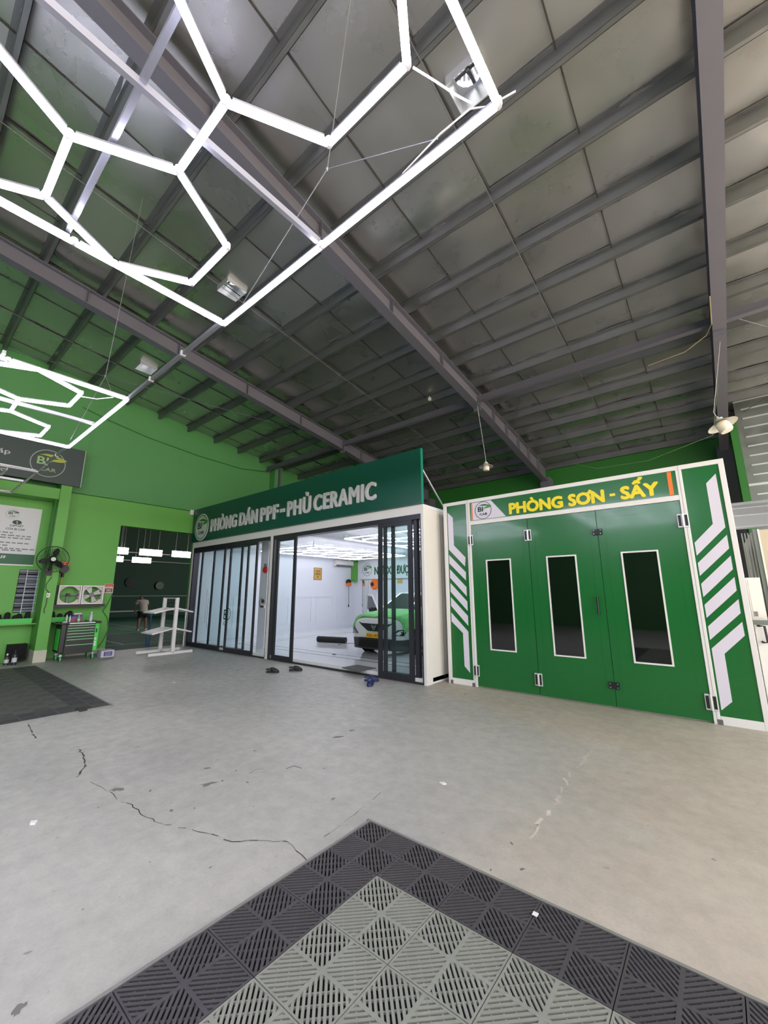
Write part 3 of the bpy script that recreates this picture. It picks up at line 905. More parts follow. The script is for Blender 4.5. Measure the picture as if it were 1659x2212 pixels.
hinge(bt, DX1+0.005, P(1471, 1125, 1, BY).z, 0.19, 0.125)
hinge(bt, DX1+0.005, P(1530, 1516, 1, BY).z, 0.19, 0.125)
hinge(bt, DX0+2*dw, P(1284, 1150, 1, BY).z, 0.085, 0.13, True)
hinge(bt, DX0+2*dw, P(1320, 1480, 1, BY).z, 0.085, 0.13, True)
hp = P(1293, 1308, 1, BY)
MB().cyl((hp.x-0.0, BY-0.045, hp.z-0.13), (hp.x, BY-0.045, hp.z+0.13), 0.013, n=10).cyl((hp.x, BY-0.045, hp.z-0.12), (hp.x, BY+0.012, hp.z-0.12), 0.011, n=8).cyl((hp.x, BY-0.045, hp.z+0.12), (hp.x, BY+0.012, hp.z+0.12), 0.011, n=8).build('handle', M_black, bt, smooth=True)

# ------------------------------------------------------------------ hexagon light frames
def hex_frame(name, x0, y1, z, e, m_tube, label, group, clear=M_clear, bars=True, r=0.019, hook=True):
    h = e*math.sqrt(3)/2; g = h*0.92
    x1 = x0+5*e; y0 = y1-(8*h+2*g)
    t = root(name, ((x0+x1)/2, (y0+y1)/2, z), label, 'light', group)
    edges = set()
    def nd(a, k): return (round(x0+a*e, 4), round(y1-g-k*h, 4))
    def hexa(ca, ck):
        pts = [nd(ca-1, ck), nd(ca-0.5, ck-1), nd(ca+0.5, ck-1), nd(ca+1, ck), nd(ca+0.5, ck+1), nd(ca-0.5, ck+1)]
        for i in range(6):
            a, b = pts[i], pts[(i+1) % 6]
            edges.add((min(a, b), max(a, b)))
    for j in range(4):
        hexa(1, 2*j+1); hexa(4, 2*j+1)
    for j in range(3): hexa(2.5, 2*j+2)
    fe = []
    nx, ny = 4, 8
    for i in range(2):
        fe.append(((x0+(x1-x0)*i/2, y1), (x0+(x1-x0)*(i+1)/2, y1)))
        fe.append(((x0+(x1-x0)*i/2, y0), (x0+(x1-x0)*(i+1)/2, y0)))
    for i in range(4):
        for xx in (x0, x1):
            fe.append(((xx, y0+(y1-y0)*i/4), (xx, y0+(y1-y0)*(i+1)/4)))
    nodes = set()
    for a, b in sorted(edges)+fe:
        nodes.add(a); nodes.add(b)
        A = Vector((a[0], a[1], z)); B = Vector((b[0], b[1], z)); d = (B-A).normalized()
        tb = MB().tube([A+d*0.012, B-d*0.012], r, 8).build('led_tube', m_tube, t, smooth=True)
        bw_ = 0.03 if hook else 0.045
        MB().bar(A+d*0.03+Z*(r+0.006), B-d*0.03+Z*(r+0.006), bw_, 0.014).build('tube_back', M_alu, tb)
    for a in nodes:
        MB().lathe([(0.0, -0.017), (0.019, -0.014), (0.0215, 0.0), (0.021, 0.03), (0, 0.036)], (a[0], a[1], z), Z, 10).build('connector', clear, t, smooth=True)
    if bars:
        MB().bar(((x0+x1)/2-0.03, y0, z+0.055), ((x0+x1)/2-0.03, y1, z+0.055), 0.03, 0.045).build('carrier_bar', M_alu, t)
        MB().bar((x0, y1-2.55*h-g*0+0, z+0.075), (x1, y1-2.55*h, z+0.075), 0.03, 0.04).build('carrier_bar', M_alu, t)
    if not hook:
        for xx in (x0, x1):
            for yy in (y0, (y0+y1)/2, y1):
                MB().cyl((xx, yy, z), (xx, yy, RTOP-0.06), 0.006, n=6).build('hanger', M_wire, t)
    return t, (x0, x1, y0, y1)
LH = 4.0
LE = 0.5225
L1, R1 = hex_frame('hexagon_light', -3.145, 1.565, LH, LE, M_tube, 'lit honeycomb light frame hanging nearest, above the foreground', 'honeycomb light frames under the roof')
L2, R2 = hex_frame('hexagon_light', -8.02, 1.545, LH, LE, M_tube, 'lit honeycomb light frame hanging in front of the left green wall', 'honeycomb light frames under the roof')
L3, R3 = hex_frame('hexagon_light', -12.75, 1.53, LH, LE, M_tubeoff, 'unlit honeycomb light frame in front of the dark sign', 'honeycomb light frames under the roof')
# bars linking the frames
for a, b, y, lb in ((R1[0], R2[1], 1.555, 'grey square bar linking the nearest light frame to the next'), (R2[0], R3[1], 1.54, 'grey square bar linking the lit frame to the unlit frame')):
    t = MB().bar((a-0.02, y, LH+0.03), (b+0.02, y, LH+0.03), 0.032, 0.04)
    o = t.build('link_bar', M_alu, label=lb, cat='bar')
    for f in (0.35, 0.7):
        xx = a+(b-a)*f
        MB().box(xx-0.015, xx+0.015, y-0.024, y+0.024, LH+0.005, LH+0.056).build('cable_tie', M_cable, o)
# suspension wires with a bridle
def bridle(fr, knot, ends, top, label):
    t = root('suspension_wire', knot, label, 'wire', 'suspension wires of the light frames')
    MB().tube([top, knot], 0.004, 5).build('wire', M_wire, t)
    for e in ends: MB().tube([knot, e], 0.004, 5).build('wire', M_wire, t)
    MB().lathe([(0, -0.02), (0.012, 0), (0, 0.02)], knot, Z, 8).build('clamp', M_wire, t)
k1 = P(707, 365, 1, 1.56)
bridle(R1, tuple(k1), [tuple(P(525, 655, 1, 1.56)), tuple(P(945, 300, 1, 1.56))], (k1.x+0.35, 1.62, roof_z(1.62)-0.2), 'thin steel wire and bridle holding the front edge of the nearest light frame')
MB().tube([P(1018, 232, 1, 1.56)+Z*0.03, P(985, 205, 2, LH+0.08), P(935, 172, 2, LH+0.1), P(893, 146, 2, LH+0.05)], 0.006, 6).build('cable', M_cable, label='short white cable joining two tubes at the right corner of the nearest frame', cat='cable')
c0 = P(945, 300, 1, 1.56)
MB().tube([(R1[1]+0.08, 1.6, LH+0.05), (R1[1]-0.05, 1.56, LH+0.03), P(1015, 235, 1, 1.55), P(950, 290, 1, 1.55), P(870, 375, 1, 1.56)], 0.005, 6).build('cable', M_cable, label='white supply cable along the front edge of the nearest frame', cat='cable')
c2 = R2
kk = P(228, 812, 1, 1.545)
bridle(R2, tuple(kk), [tuple(P(152, 950, 1, 1.545)), tuple(P(240, 845, 1, 1.3))], tuple(kk+Vector((0.35, 0.05, 0))*1.0+Vector((0, 0, roof_z(1.6)-0.2-kk.z))), 'thin steel wire and bridle holding the light frame by the green wall')
MB().tube([P(172, 856, 2, LH+0.03), P(210, 862, 2, LH-0.02), P(245, 858, 2, LH+0.03)], 0.006, 6).build('cable', M_cable, label='white cable looped at the corner of the light frame by the green wall', cat='cable')
# the film room's own light frames
hex_frame('hexagon_light', -12.5, 13.15, 3.12, 0.57, M_tubein, 'bright honeycomb light frame on the film room ceiling, left one', 'honeycomb lights in the film room', bars=False, hook=False, r=0.0125)
hex_frame('hexagon_light', -7.9, 12.75, 3.12, 0.57, M_tubein, 'bright honeycomb light frame on the film room ceiling above the car', 'honeycomb lights in the film room', bars=False, hook=False, r=0.0125)

# ------------------------------------------------------------------ sports hall beyond the doorway
M_hall = mat('dark green hall wall', (22, 62, 48), 0.7, var=0.1, vscale=0.6)
M_hallceil = mat('dark hall ceiling', (58, 60, 62), 0.6)
M_court = mat('green court floor', (40, 100, 82), 0.7, var=0.06, vscale=0.8)
HX0, HX1 = -34.0, XL-0.22
MB().box(HX0, HX1+0.2, -8, 26, -0.12, -0.005).build('floor_court', M_court, kind='structure', label='green court floor of the sports hall beyond the doorway')
MB().box(HX0-0.2, HX0, -8, 26, -0.12, 7.5).build('wall_hall_far', M_hall, kind='structure', label='dark green far wall of the sports hall')
MB().box(HX0, HX1, -8.2, -8, 0, 7.5).build('wall_hall_near', M_hall, kind='structure', label='dark green side wall of the sports hall')
MB().box(HX0, HX1, 26, 26.2, 0, 7.5).build('wall_hall_side', M_hall, kind='structure', label='dark green end wall of the sports hall')
MB().box(HX0, HX1, -8, 26, 7.5, 7.6).build('ceiling_hall', M_hallceil, kind='structure', label='dark ceiling of the sports hall')
ch_ = bpy.data.objects['ceiling_hall']
for x in (-18, -23, -28):
    MB().box(x-0.12, x+0.12, -8, 26, 6.9, 7.5).build('roof_beam', M_hallceil, ch_)
for y in (2, 6, 10, 14, 18):
    MB().box(HX0, HX1, y-0.05, y+0.05, 7.2, 7.4).build('roof_purlin', M_hallceil, ch_)
fc = bpy.data.objects['floor_court']
M_line = mat('court line', (150, 185, 170), 0.5)
for a in ((-20.0, -19.95, 1, 14), (-15.4, -15.36, 1, 14)):
    MB().box(a[0], a[1], a[2], a[3], -0.005, -0.003).build('court_line', M_line, fc)
for y in (5.2, 8.2, 11.3):
    MB().box(-28, -15.4, y, y+0.05, -0.005, -0.003).build('court_line', M_line, fc)
M_hallamp = mat('hall led panel', (255, 250, 250), 0.4, emit=16.0)
M_rail = mat('lamp rail', (150, 150, 154), 0.5)
for i, (pa, pb, Xd) in enumerate((((254, 1189), (277, 1190), -25.0), ((302, 1192), (350, 1194), -25.0), ((372, 1196), (412, 1197), -25.0), ((250, 1207), (266, 1208), -30.0), ((286, 1209), (326, 1210), -30.0))):
    A, B = P(*pa, 0, Xd), P(*pb, 0, Xd)
    nm = ['short left panel lamp of the upper row', 'long middle panel lamp of the upper row', 'right panel lamp of the upper row near the glass', 'short left panel lamp of the lower row', 'long panel lamp of the lower row'][i]
    t = root('panel_lamp', ((A.x), (A.y+B.y)/2, A.z), 'bright '+nm+' in the dark sports hall', 'lamp', 'panel lamps in the sports hall')
    MB().box(Xd-0.02, Xd+0.03, A.y, B.y, A.z-0.17, A.z+0.17).build('diffuser', M_hallamp, t)
    MB().box(Xd-0.08, Xd-0.02, A.y-0.02, B.y+0.02, A.z-0.19, A.z+0.19).build('housing', M_rail, t)
    for yy in (A.y+0.2, B.y-0.2): MB().cyl((Xd-0.05, yy, A.z+0.19), (Xd-0.05, yy, 7.5), 0.012, n=6).build('hanger', M_rail, t)
for Xd, py in ((-25.12, 1190), (-30.12, 1208)):
    a = P(240, py, 0, Xd)
    MB().box(Xd-0.02, Xd+0.02, 2, 16, a.z-0.02, a.z+0.02).build('lamp_rail', M_rail, label='thin rail behind the %s row of hall lamps' % ('upper' if py == 1190 else 'lower'), cat='rail')
# badminton net: cords, tape and mesh
nt_ = root('badminton_net', (-22, 8, 0), 'badminton net with pale tape stretched across the green court', 'net')
M_net = mat('dark net cord', (40, 52, 50), 0.8)
MB().box(-22.01, -21.99, 3.5, 12.5, 1.52, 1.56).build('top_tape', mat('top tape', (96, 130, 112), 0.7), nt_)
MB().box(-22.01, -21.99, 3.5, 12.5, 0.80, 0.86).build('bottom_tape', mat('pale tape', (150, 160, 160), 0.7), nt_)
mb = MB()
for k in range(72): mb.box(-22.004, -21.996, 3.5+k*0.125, 3.506+k*0.125, 0.84, 1.52)
for k in range(5): mb.box(-22.004, -21.996, 3.5, 12.5, 0.96+k*0.12, 0.966+k*0.12)
mb.build('net_mesh', M_net, nt_)
for y in (3.45, 12.55): MB().cyl((-22, y, 0), (-22, y, 1.58), 0.03, n=10).build('post', M_black, nt_)
MB().cyl((-14.25, 5.52, 0), (-14.6, 5.68, 1.12), 0.03, n=10).cyl((-14.25, 5.52, 0.0), (-14.25, 5.52, 0.28), 0.05, n=10).build('blue_pole', mat('blue paint', (36, 84, 120), 0.5), label='blue leaning pole just inside the sports hall doorway', cat='pole')
lp = P(345, 1265, 0, -33.8)
MB().lathe([(0, 0), (0.2, 0), (0.32, 0.1), (0.3, 0.2), (0, 0.2)], (-33.98, lp.y, lp.z), X, 20).build('wall_fan', mat('grey wall fan', (60, 78, 74), 0.5), label='small round wall fan on the far hall wall', cat='fan', smooth=True)
lp = P(283, 1258, 0, -33.8)
MB().lathe([(0, 0), (0.35, 0.0), (0.36, 0.12), (0.1, 0.16), (0, 0.16)], (-33.98, lp.y, lp.z), X, 20).build('wall_disc', mat('dark disc', (10, 30, 26), 0.6), label='dark round target on the far hall wall', cat='disc', smooth=True)

# person in the hall, seen from behind, stooping forward
def person():
    fx, fy = P(305, 1363, 2, 0).x, P(305, 1363, 2, 0).y
    t = root('person', (fx, fy, 0), 'person in white shirt and dark shorts stooping on the green court', 'person')
    def skin(name, verts, edges, m, sub=2):
        me = bpy.data.meshes.new(name)
        me.from_pydata([v[0] for v in verts], [], edges)
        o = bpy.data.objects.new(name, me); COL.objects.link(o); o.parent = t
        md = o.modifiers.new('skin', 'SKIN'); md.use_smooth_shade = True
        for i, v in enumerate(verts):
            sv = me.skin_vertices[0].data[i]; r = v[1]
            sv.radius = r if isinstance(r, tuple) else (r, r); sv.use_root = (i == 0)
        o.modifiers.new('sub', 'SUBSURF').levels = sub
        o.modifiers['sub'].render_levels = sub
        me.materials.append(m); return o
    M_sk = mat('skin', (150, 112, 90), 0.6); M_sh = mat('white shirt', (196, 186, 176), 0.8); M_pt = mat('dark shorts', (30, 30, 32), 0.8)
    # person faces -X (away from camera); stoop towards -X
    body = [((0, 0, 0.86), 0.13), ((-0.06, 0, 1.02), 0.13), ((-0.16, 0, 1.2), 0.14), ((-0.25, 0, 1.33), 0.10), ((-0.33, 0, 1.38), 0.055), ((-0.42, 0, 1.42), 0.085), ((-0.46, 0, 1.50), 0.09),
            ((0, -0.10, 0.8), 0.095), ((-0.03, -0.13, 0.46), 0.06), ((0.0, -0.15, 0.1), 0.042), ((-0.14, -0.16, 0.04), 0.035),
            ((0, 0.10, 0.8), 0.095), ((-0.03, 0.15, 0.46), 0.06), ((0.0, 0.17, 0.1), 0.042), ((-0.14, 0.18, 0.04), 0.035),
            ((-0.23, -0.2, 1.3), 0.058), ((-0.3, -0.25, 1.05), 0.045), ((-0.42, -0.2, 0.86), 0.034), ((-0.47, -0.17, 0.8), 0.03),
            ((-0.23, 0.2, 1.3), 0.058), ((-0.3, 0.25, 1.05), 0.045), ((-0.42, 0.2, 0.86), 0.034), ((-0.47, 0.17, 0.8), 0.03)]
    ed = [(0, 1), (1, 2), (2, 3), (3, 4), (4, 5), (5, 6), (0, 7), (7, 8), (8, 9), (9, 10), (0, 11), (11, 12), (12, 13), (13, 14),
          (3, 15), (15, 16), (16, 17), (17, 18), (3, 19), (19, 20), (20, 21), (21, 22)]
    b = skin('body', body, ed, M_sk)
    # fingers, each its own short chain
    for s in (-1, 1):
        for k in range(5):
            y = s*(0.17-0.012*(k-2)) if k < 4 else s*0.14
            ln = (0.055, 0.065, 0.06, 0.05, 0.04)[k]
            skin('finger', [((-0.48, y, 0.79), 0.009), ((-0.50, y, 0.79-ln*0.6), 0.009), ((-0.495, y, 0.79-ln), 0.007)], [(0, 1), (1, 2)], M_sk, 1)
    skin('shirt', [((0.02, 0, 0.74), (0.19, 0.16)), ((0.0, 0, 0.9), (0.185, 0.16)), ((-0.06, 0, 1.03), 0.18), ((-0.16, 0, 1.2), 0.18), ((-0.25, 0, 1.32), 0.13), ((-0.3, 0, 1.37), 0.075),
                   ((-0.23, -0.19, 1.3), 0.08), ((-0.27, -0.235, 1.15), 0.075), ((-0.23, 0.19, 1.3), 0.08), ((-0.27, 0.235, 1.15), 0.075)],
         [(0, 1), (1, 2), (2, 3), (3, 4), (4, 5), (4, 6), (6, 7), (4, 8), (8, 9)], M_sh)
    skin('shorts', [((0, 0, 0.88), 0.16), ((0, -0.105, 0.78), 0.115), ((-0.02, -0.125, 0.55), 0.095), ((0, 0.105, 0.78), 0.115), ((-0.02, 0.14, 0.55), 0.095)],
         [(0, 1), (1, 2), (0, 3), (3, 4)], M_pt)
    skin('hair', [((-0.44, 0, 1.49), 0.098), ((-0.45, 0, 1.54), 0.085)], [(0, 1)], M_black)
    # face on the far side
    f = MB()
    f.lathe([(0.0, -0.012), (0.012, 0), (0, 0.012)], (-0.55, -0.03, 1.47), X, 8).lathe([(0.0, -0.012), (0.012, 0), (0, 0.012)], (-0.55, 0.03, 1.47), X, 8)
    f.v = [v for v in f.v]
    ORG[t.name] = Vector((0, 0, 0))
    f.build('eyes', M_black, t)
    MB().lathe([(0.0, -0.02), (0.015, 0), (0, 0.025)], (-0.56, 0, 1.445), Z, 8).build('nose', M_sk, t)
    MB().box(-0.552, -0.545, -0.025, 0.025, 1.40, 1.408).build('mouth', mat('lips', (120, 70, 64), 0.6), t)
    for s in (-1, 1): MB().lathe([(0.0, -0.012), (0.02, 0), (0, 0.012)], (-0.46, s*0.095, 1.46), Y, 8).build('ear', M_sk, t)
    MB().bar((-0.2, -0.1, 0.06), (0.06, -0.15, 0.05), 0.085, 0.08).build('shoe', M_white, t, bevel=0.02)
    MB().bar((-0.2, 0.2, 0.06), (0.06, 0.17, 0.05), 0.085, 0.08).build('shoe', M_white, t, bevel=0.02)
person()

# ------------------------------------------------------------------ things along the left wall
WX = XL            # face of the lower wall
# big dark sign over the pier
bs = root('dark_sign', (-12.9, 1.0, 4.4), 'dark sign with a green round emblem above the pier on the left', 'sign')
M_bs = mat('dark slate sign', (38, 56, 54), 0.45)
q1, q2 = P(186, 975, 0, -12.88), P(172, 1052.5, 0, -12.88)
by1, bz0, bz1 = (q1.y+q2.y)/2, q2.z, q1.z
MB().box(-12.95, -12.88, -2.5, by1, bz0, bz1).build('board', M_bs, bs)
MB().box(-12.95, -12.872, by1, by1+0.015, bz0, bz1).build('edge', mat('pale edge', (170, 190, 180), 0.4), bs)
lc = P(104, 1001, 0, -12.88)
M_sl = mat('pale green emblem', (150, 185, 120), 0.5); M_sy = mat('yellow green leaf', (170, 180, 70), 0.5); M_ringp = mat('pale ring', (150, 165, 155), 0.5)
logo(bs, (-12.88, lc.y, lc.z), Y, Z, X, 0.36, M_sl, M_ringp, None, M_sy, M_sy)
tp = P(22, 981, 0, -12.88)
text('letters', 'pháp', M_letter, bs, (-12.88, tp.y, tp.z), Y, Z, X, h=0.12, w=0.46, align='r', bold=0.01, ext=0.004)
tp = P(12, 1018, 0, -12.88)
text('letters', 'vụ', M_letter, bs, (-12.88, tp.y, tp.z), Y, Z, X, h=0.11, w=0.2, align='r', bold=0.01, ext=0.004)

# commitment poster
PX = WX+0.012
pa, pb = P(92, 1101, 0, PX), P(72, 1223, 0, PX)
py1 = pa.y; pz1 = pa.z; pz0 = pb.z; py0 = py1-2.4
po = root('wall_poster', (PX, py1-1.2, pz0), 'white poster with round emblem and rows of print on the green wall', 'poster')
MB().box(WX+0.001, PX, py0, py1, pz0, pz1).build('sheet', mat('poster white', (212, 212, 216), 0.6), po)
zg = P(75, 1199, 0, PX).z
MB().box(PX, PX+0.002, py0, py1, pz0+0.03, zg).build('green_band', mat('poster green band', (30, 92, 62), 0.5), po)
MB().box(PX, PX+0.006, py0, py1, pz0, pz0+0.03).build('bottom_rail', M_white, po)
def pp(px, py): return P(px, py, 0, PX)
c = pp(27, 1110); logo(po, (PX, c.y, c.z), Y, Z, X, 0.125, M_tx_dark, M_ringp, None, M_leafd, M_tx_dark)
c = pp(37, 1128.5); disc_mb((PX, c.y, c.z), Y, Z, X, 0.09, 0.055, 0.003).build('badge', M_tx_dark, po)
text('print', '5', M_white, po, (PX+0.003, c.y, c.z-0.035), Y, Z, X, h=0.07, align='c', ext=0.002)
c = pp(36, 1138); text('print', 'CAM KẾT', M_tx_dark, po, (PX, c.y, c.z), Y, Z, X, h=0.05, w=0.27, align='c', italic=0.2, bold=0.02, ext=0.002)
c = pp(33, 1145); text('print', 'CỦA BI CAR', M_tx_dark, po, (PX, c.y, c.z), Y, Z, X, h=0.05, w=0.36, align='c', italic=0.2, bold=0.02, ext=0.002)
M_pr = mat('grey print', (120, 124, 126), 0.6)
for (px, py, right) in ((28, 1151, 0), (67, 1160, 0), (66, 1165, 0), (62, 1175, 0), (16, 1178, 0), (74, 1188, 0), (46, 1190, 0)):
    c = pp(px, py); mb = MB(); yy = c.y; rnd = random.Random(py)
    while yy > py0+0.1:
        w = rnd.uniform(0.05, 0.13); mb.box(PX, PX+0.002, yy-w, yy, c.z-0.014, c.z+0.014); yy -= w+0.03
    mb.build('print_line', M_pr, po)
c = pp(11, 1206); text('print', '59', M_white, po, (PX+0.002, c.y, c.z), Y, Z, X, h=0.07, align='r', italic=0.2, bold=0.02, ext=0.002)

# louvred window with white security bars
gy0, gz0 = P(30, 1320, 0, WX).y, P(80, 1322, 0, WX).z
gy1, gz1 = P(92, 1232, 0, WX).y-0.06, P(60, 1231, 0, WX).z
gw = root('window_1', (WX, (gy0+gy1)/2, gz0)); tag(gw, 'dark louvred window with white security bars on the green wall', None, None, 'structure')
MB().box(WX-0.01, WX+0.006, gy0-0.03, gy1, gz0, gz1).build('recess', M_dark, gw)
M_bar = mat('pale grille bar', (176, 190, 208), 0.4)
nl = 9
for k in range(nl):
    z = gz0+(gz1-gz0)*(k+0.5)/nl
    MB().prism([(WX+0.004, gy0-0.02, z-0.04), (WX+0.012, gy0-0.02, z+0.045), (WX+0.016, gy0-0.02, z+0.045), (WX+0.010, gy0-0.02, z-0.04)], (0, gy1-gy0, 0)).build('louvre', mat('dark louvre', (62, 66, 82), 0.4), gw)
for k in range(6):
    z = gz0+0.03+(gz1-gz0-0.06)*k/5
    for dz in (0.0, 0.075) if k < 5 else (0.0,):
        MB().box(WX+0.04, WX+0.052, gy0+(0.12 if dz else -0.03), gy1+(0.0 if dz else 0.02), z+dz-0.007, z+dz+0.007).build('bar', M_bar, gw)
for y in (gy0+0.12, gy1-0.02):
    MB().box(WX+0.04, WX+0.054, y-0.008, y+0.008, gz0-0.03, gz1).build('bar', M_bar, gw)

# long wall shelf, green trays with dark polishing pads
shz = P(0, 1347, 0, WX+0.3).z
MB().box(WX, WX+0.36, -1.5, 3.62, shz-0.05, shz-0.02).build('wall_shelf', M_greenlow, label='long green shelf board along the left wall behind the pier', cat='shelf')
M_tray = mat('green plastic tray', (60, 190, 70), 0.4)
M_pad = mat('black foam', (24, 22, 26), 0.85)
pad_i = 0
trays = [(1.06, 1.70), (1.74, 2.40), (2.76, 3.50)]
tl = ['at the left edge of the view', 'under the window bars', 'right of the pier behind the tool cart']
for i, (a, b) in enumerate(trays):
    x0, x1 = WX+0.02, WX+0.34
    t = root('tray', ((x0+x1)/2, (a+b)/2, shz-0.02), 'green plastic tray on the wall shelf, '+tl[i], 'tray', 'green trays on the shelf')
    z0, z1 = shz-0.02, shz+0.10
    MB().box(x0, x1, a, b, z0, z0+0.008).build('base', M_tray, t)
    for (c, d, e, f) in ((x0, x0+0.008, a, b), (x1-0.008, x1, a, b), (x0+0.008, x1-0.008, a, a+0.008), (x0+0.008, x1-0.008, b-0.008, b)):
        MB().box(c, d, e, f, z0+0.008, z1).build('side', M_tray, t)
    MB().box(x1, x1+0.012, a, b, z1-0.02, z1).build('rim', M_tray, t)
    n = int((b-a)/0.125)
    for k in range(n):
        yy = a+0.07+k*0.125; h = 0.17+0.035*((k*7+i) % 3)
        if yy+0.06 > b: break
        MB().lathe([(0.0, 0.0), (0.052, 0.0), (0.06, h*0.4), (0.055, h), (0.02, h+0.03), (0, h+0.03)], ((x0+x1)/2+0.07, yy, z0+0.01), Vector((0.15, 0.2*((k % 3)-1), 1)), 12).build('polishing_pad', M_pad, smooth=True,
            label=('first', 'second', 'third', 'fourth', 'fifth', 'sixth')[k]+' black pad in the tray '+tl[i], cat='pad', group='black pads in the tray, '+tl[i])

# wall fan on the pier
fcx = P(115, 1208, 0, -12.68)
fn = root('pier_fan', (-12.95, fcx.y, fcx.z), 'black caged wall fan mounted on the green pier', 'fan')
F0 = Vector((-12.68, fcx.y, fcx.z)); ax_ = Vector((1, -0.12, -0.05)).normalized()
s_ = ax_.cross(Z).normalized(); t_ = s_.cross(ax_)
RR = 0.315
def circ(r, h, n=36): return [F0+ax_*h+(s_*math.cos(2*PI*k/n)+t_*math.sin(2*PI*k/n))*r for k in range(n)]
MB().tube(circ(RR, 0), 0.011, 6, True).build('cage_rim', M_black, fn, smooth=True)
for r, h in ((0.24, 0.045), (0.15, 0.065), (0.07, 0.07)):
    MB().tube(circ(r, h, 28), 0.0025, 4, True).build('cage_ring', M_black, fn)
mb = MB()
for k in range(36):
    a = 2*PI*k/36; d = s_*math.cos(a)+t_*math.sin(a)
    mb.tube([F0+d*0.05+ax_*0.07, F0+d*0.2+ax_*0.055, F0+d*RR], 0.0018, 4)
    mb.tube([F0+d*0.07-ax_*0.09, F0+d*0.22-ax_*0.07, F0+d*RR], 0.0018, 4)
mb.build('cage_wires', M_black, fn)
for k in range(3):
    a = 2*PI*k/3+1.75; d = s_*math.cos(a)+t_*math.sin(a); e = ax_.cross(d)
    pts = [F0+d*0.05-e*0.03-ax_*0.015, F0+d*0.16-e*0.075-ax_*0.03, F0+d*0.27-e*0.05-ax_*0.03, F0+d*0.285+e*0.01, F0+d*0.17+e*0.06+ax_*0.03, F0+d*0.05+e*0.03+ax_*0.015]
    MB().prism(pts, ax_*0.004).build('blade', M_black, fn)
MB().lathe([(0, 0.03), (0.045, 0.02), (0.05, -0.05), (0, -0.05)], F0, ax_, 16).build('hub', M_black, fn, smooth=True)
MB().lathe([(0, 0.078), (0.05, 0.075), (0.05, 0.07), (0, 0.07)], F0-s_*0.0, ax_, 16).build('badge', mat('pale fan badge', (190, 200, 190), 0.4), fn)
MB().lathe([(0, 0), (0.085, 0), (0.09, 0.12), (0.06, 0.2), (0, 0.2)], F0-ax_*0.27, ax_, 16).build('motor', M_black, fn, smooth=True)
MB().cyl(F0-ax_*0.2-Z*0.05, (-12.93, fcx.y, fcx.z-0.28), 0.028, n=10).box(-12.95, -12.92, fcx.y-0.07, fcx.y+0.07, fcx.z-0.4, fcx.z-0.18).build('bracket', M_black, fn)
sk = P(104, 1286, 0, -12.93)
so = root('socket', (-12.95, sk.y, sk.z), 'small cream switch box on the green pier', 'socket')
MB().box(-12.95, -12.91, sk.y-0.035, sk.y+0.035, sk.z-0.055, sk.z+0.055).build('box', M_cream, so, bevel=0.006)
MB().box(-12.91, -12.902, sk.y-0.02, sk.y-0.002, sk.z-0.02, sk.z+0.02).build('switch', mat('red switch', (150, 50, 40), 0.4), so)
MB().tube([P(112, 1246, 0, -12.93), P(100, 1262, 0, -12.93), P(99, 1272, 0, -12.93), P(106, 1280, 0, -12.93)], 0.008, 6).build('fan_cable', M_black, label='dark cable from the pier fan down to the switch box', cat='cable')
MB().tube([P(102, 1291, 0, -12.93), P(100, 1305, 0, -12.93), P(95, 1318, 0, -12.93), P(96, 1325, 0, -12.93)], 0.008, 6).build('plug_cable', M_black, label='dark plug cable hanging below the switch box', cat='cable')
# pipes on the pier's left edge
MB().cyl((-13.0, pier_y0-0.05, 2.2), (-13.0, pier_y0-0.05, lint_z-0.3), 0.018, n=8).build('conduit', M_greenpanel, label='thin dark conduit beside the pier', cat='pipe')

# retractable reel with orange housing
rl = P(139, 1222, 0, WX+0.15)
ro = root('hose_reel', (WX+0.1, rl.y, rl.z-0.1), 'orange and black hose reel hanging on the green wall beside the fan', 'reel')
MB().box(WX+0.02, WX+0.16, rl.y-0.11, rl.y+0.11, rl.z-0.0, rl.z+0.12).build('housing', M_orange, ro, bevel=0.02)
MB().lathe([(0, -0.07), (0.11, -0.07), (0.12, 0), (0.11, 0.07), (0, 0.07)], (WX+0.1, rl.y, rl.z-0.08), X, 20).build('drum', M_black, ro, smooth=True)
for s in (-0.04, 0.04): MB().cyl((WX+0.165, rl.y+s, rl.z+0.06), (WX+0.158, rl.y+s, rl.z+0.06), 0.02, n=10).build('bolt', M_black, ro)
MB().cyl((WX+0.12, rl.y-0.0, rl.z-0.18), (WX+0.12, rl.y-0.0, rl.z-0.30), 0.03, n=10).build('hose_end', M_black, ro)
MB().cyl((WX+0.12, rl.y, rl.z-0.3), (WX+0.12, rl.y-0.02, rl.z-0.52), 0.010, n=8).build('hose', mat('yellow hose', (220, 170, 40), 0.5), ro)

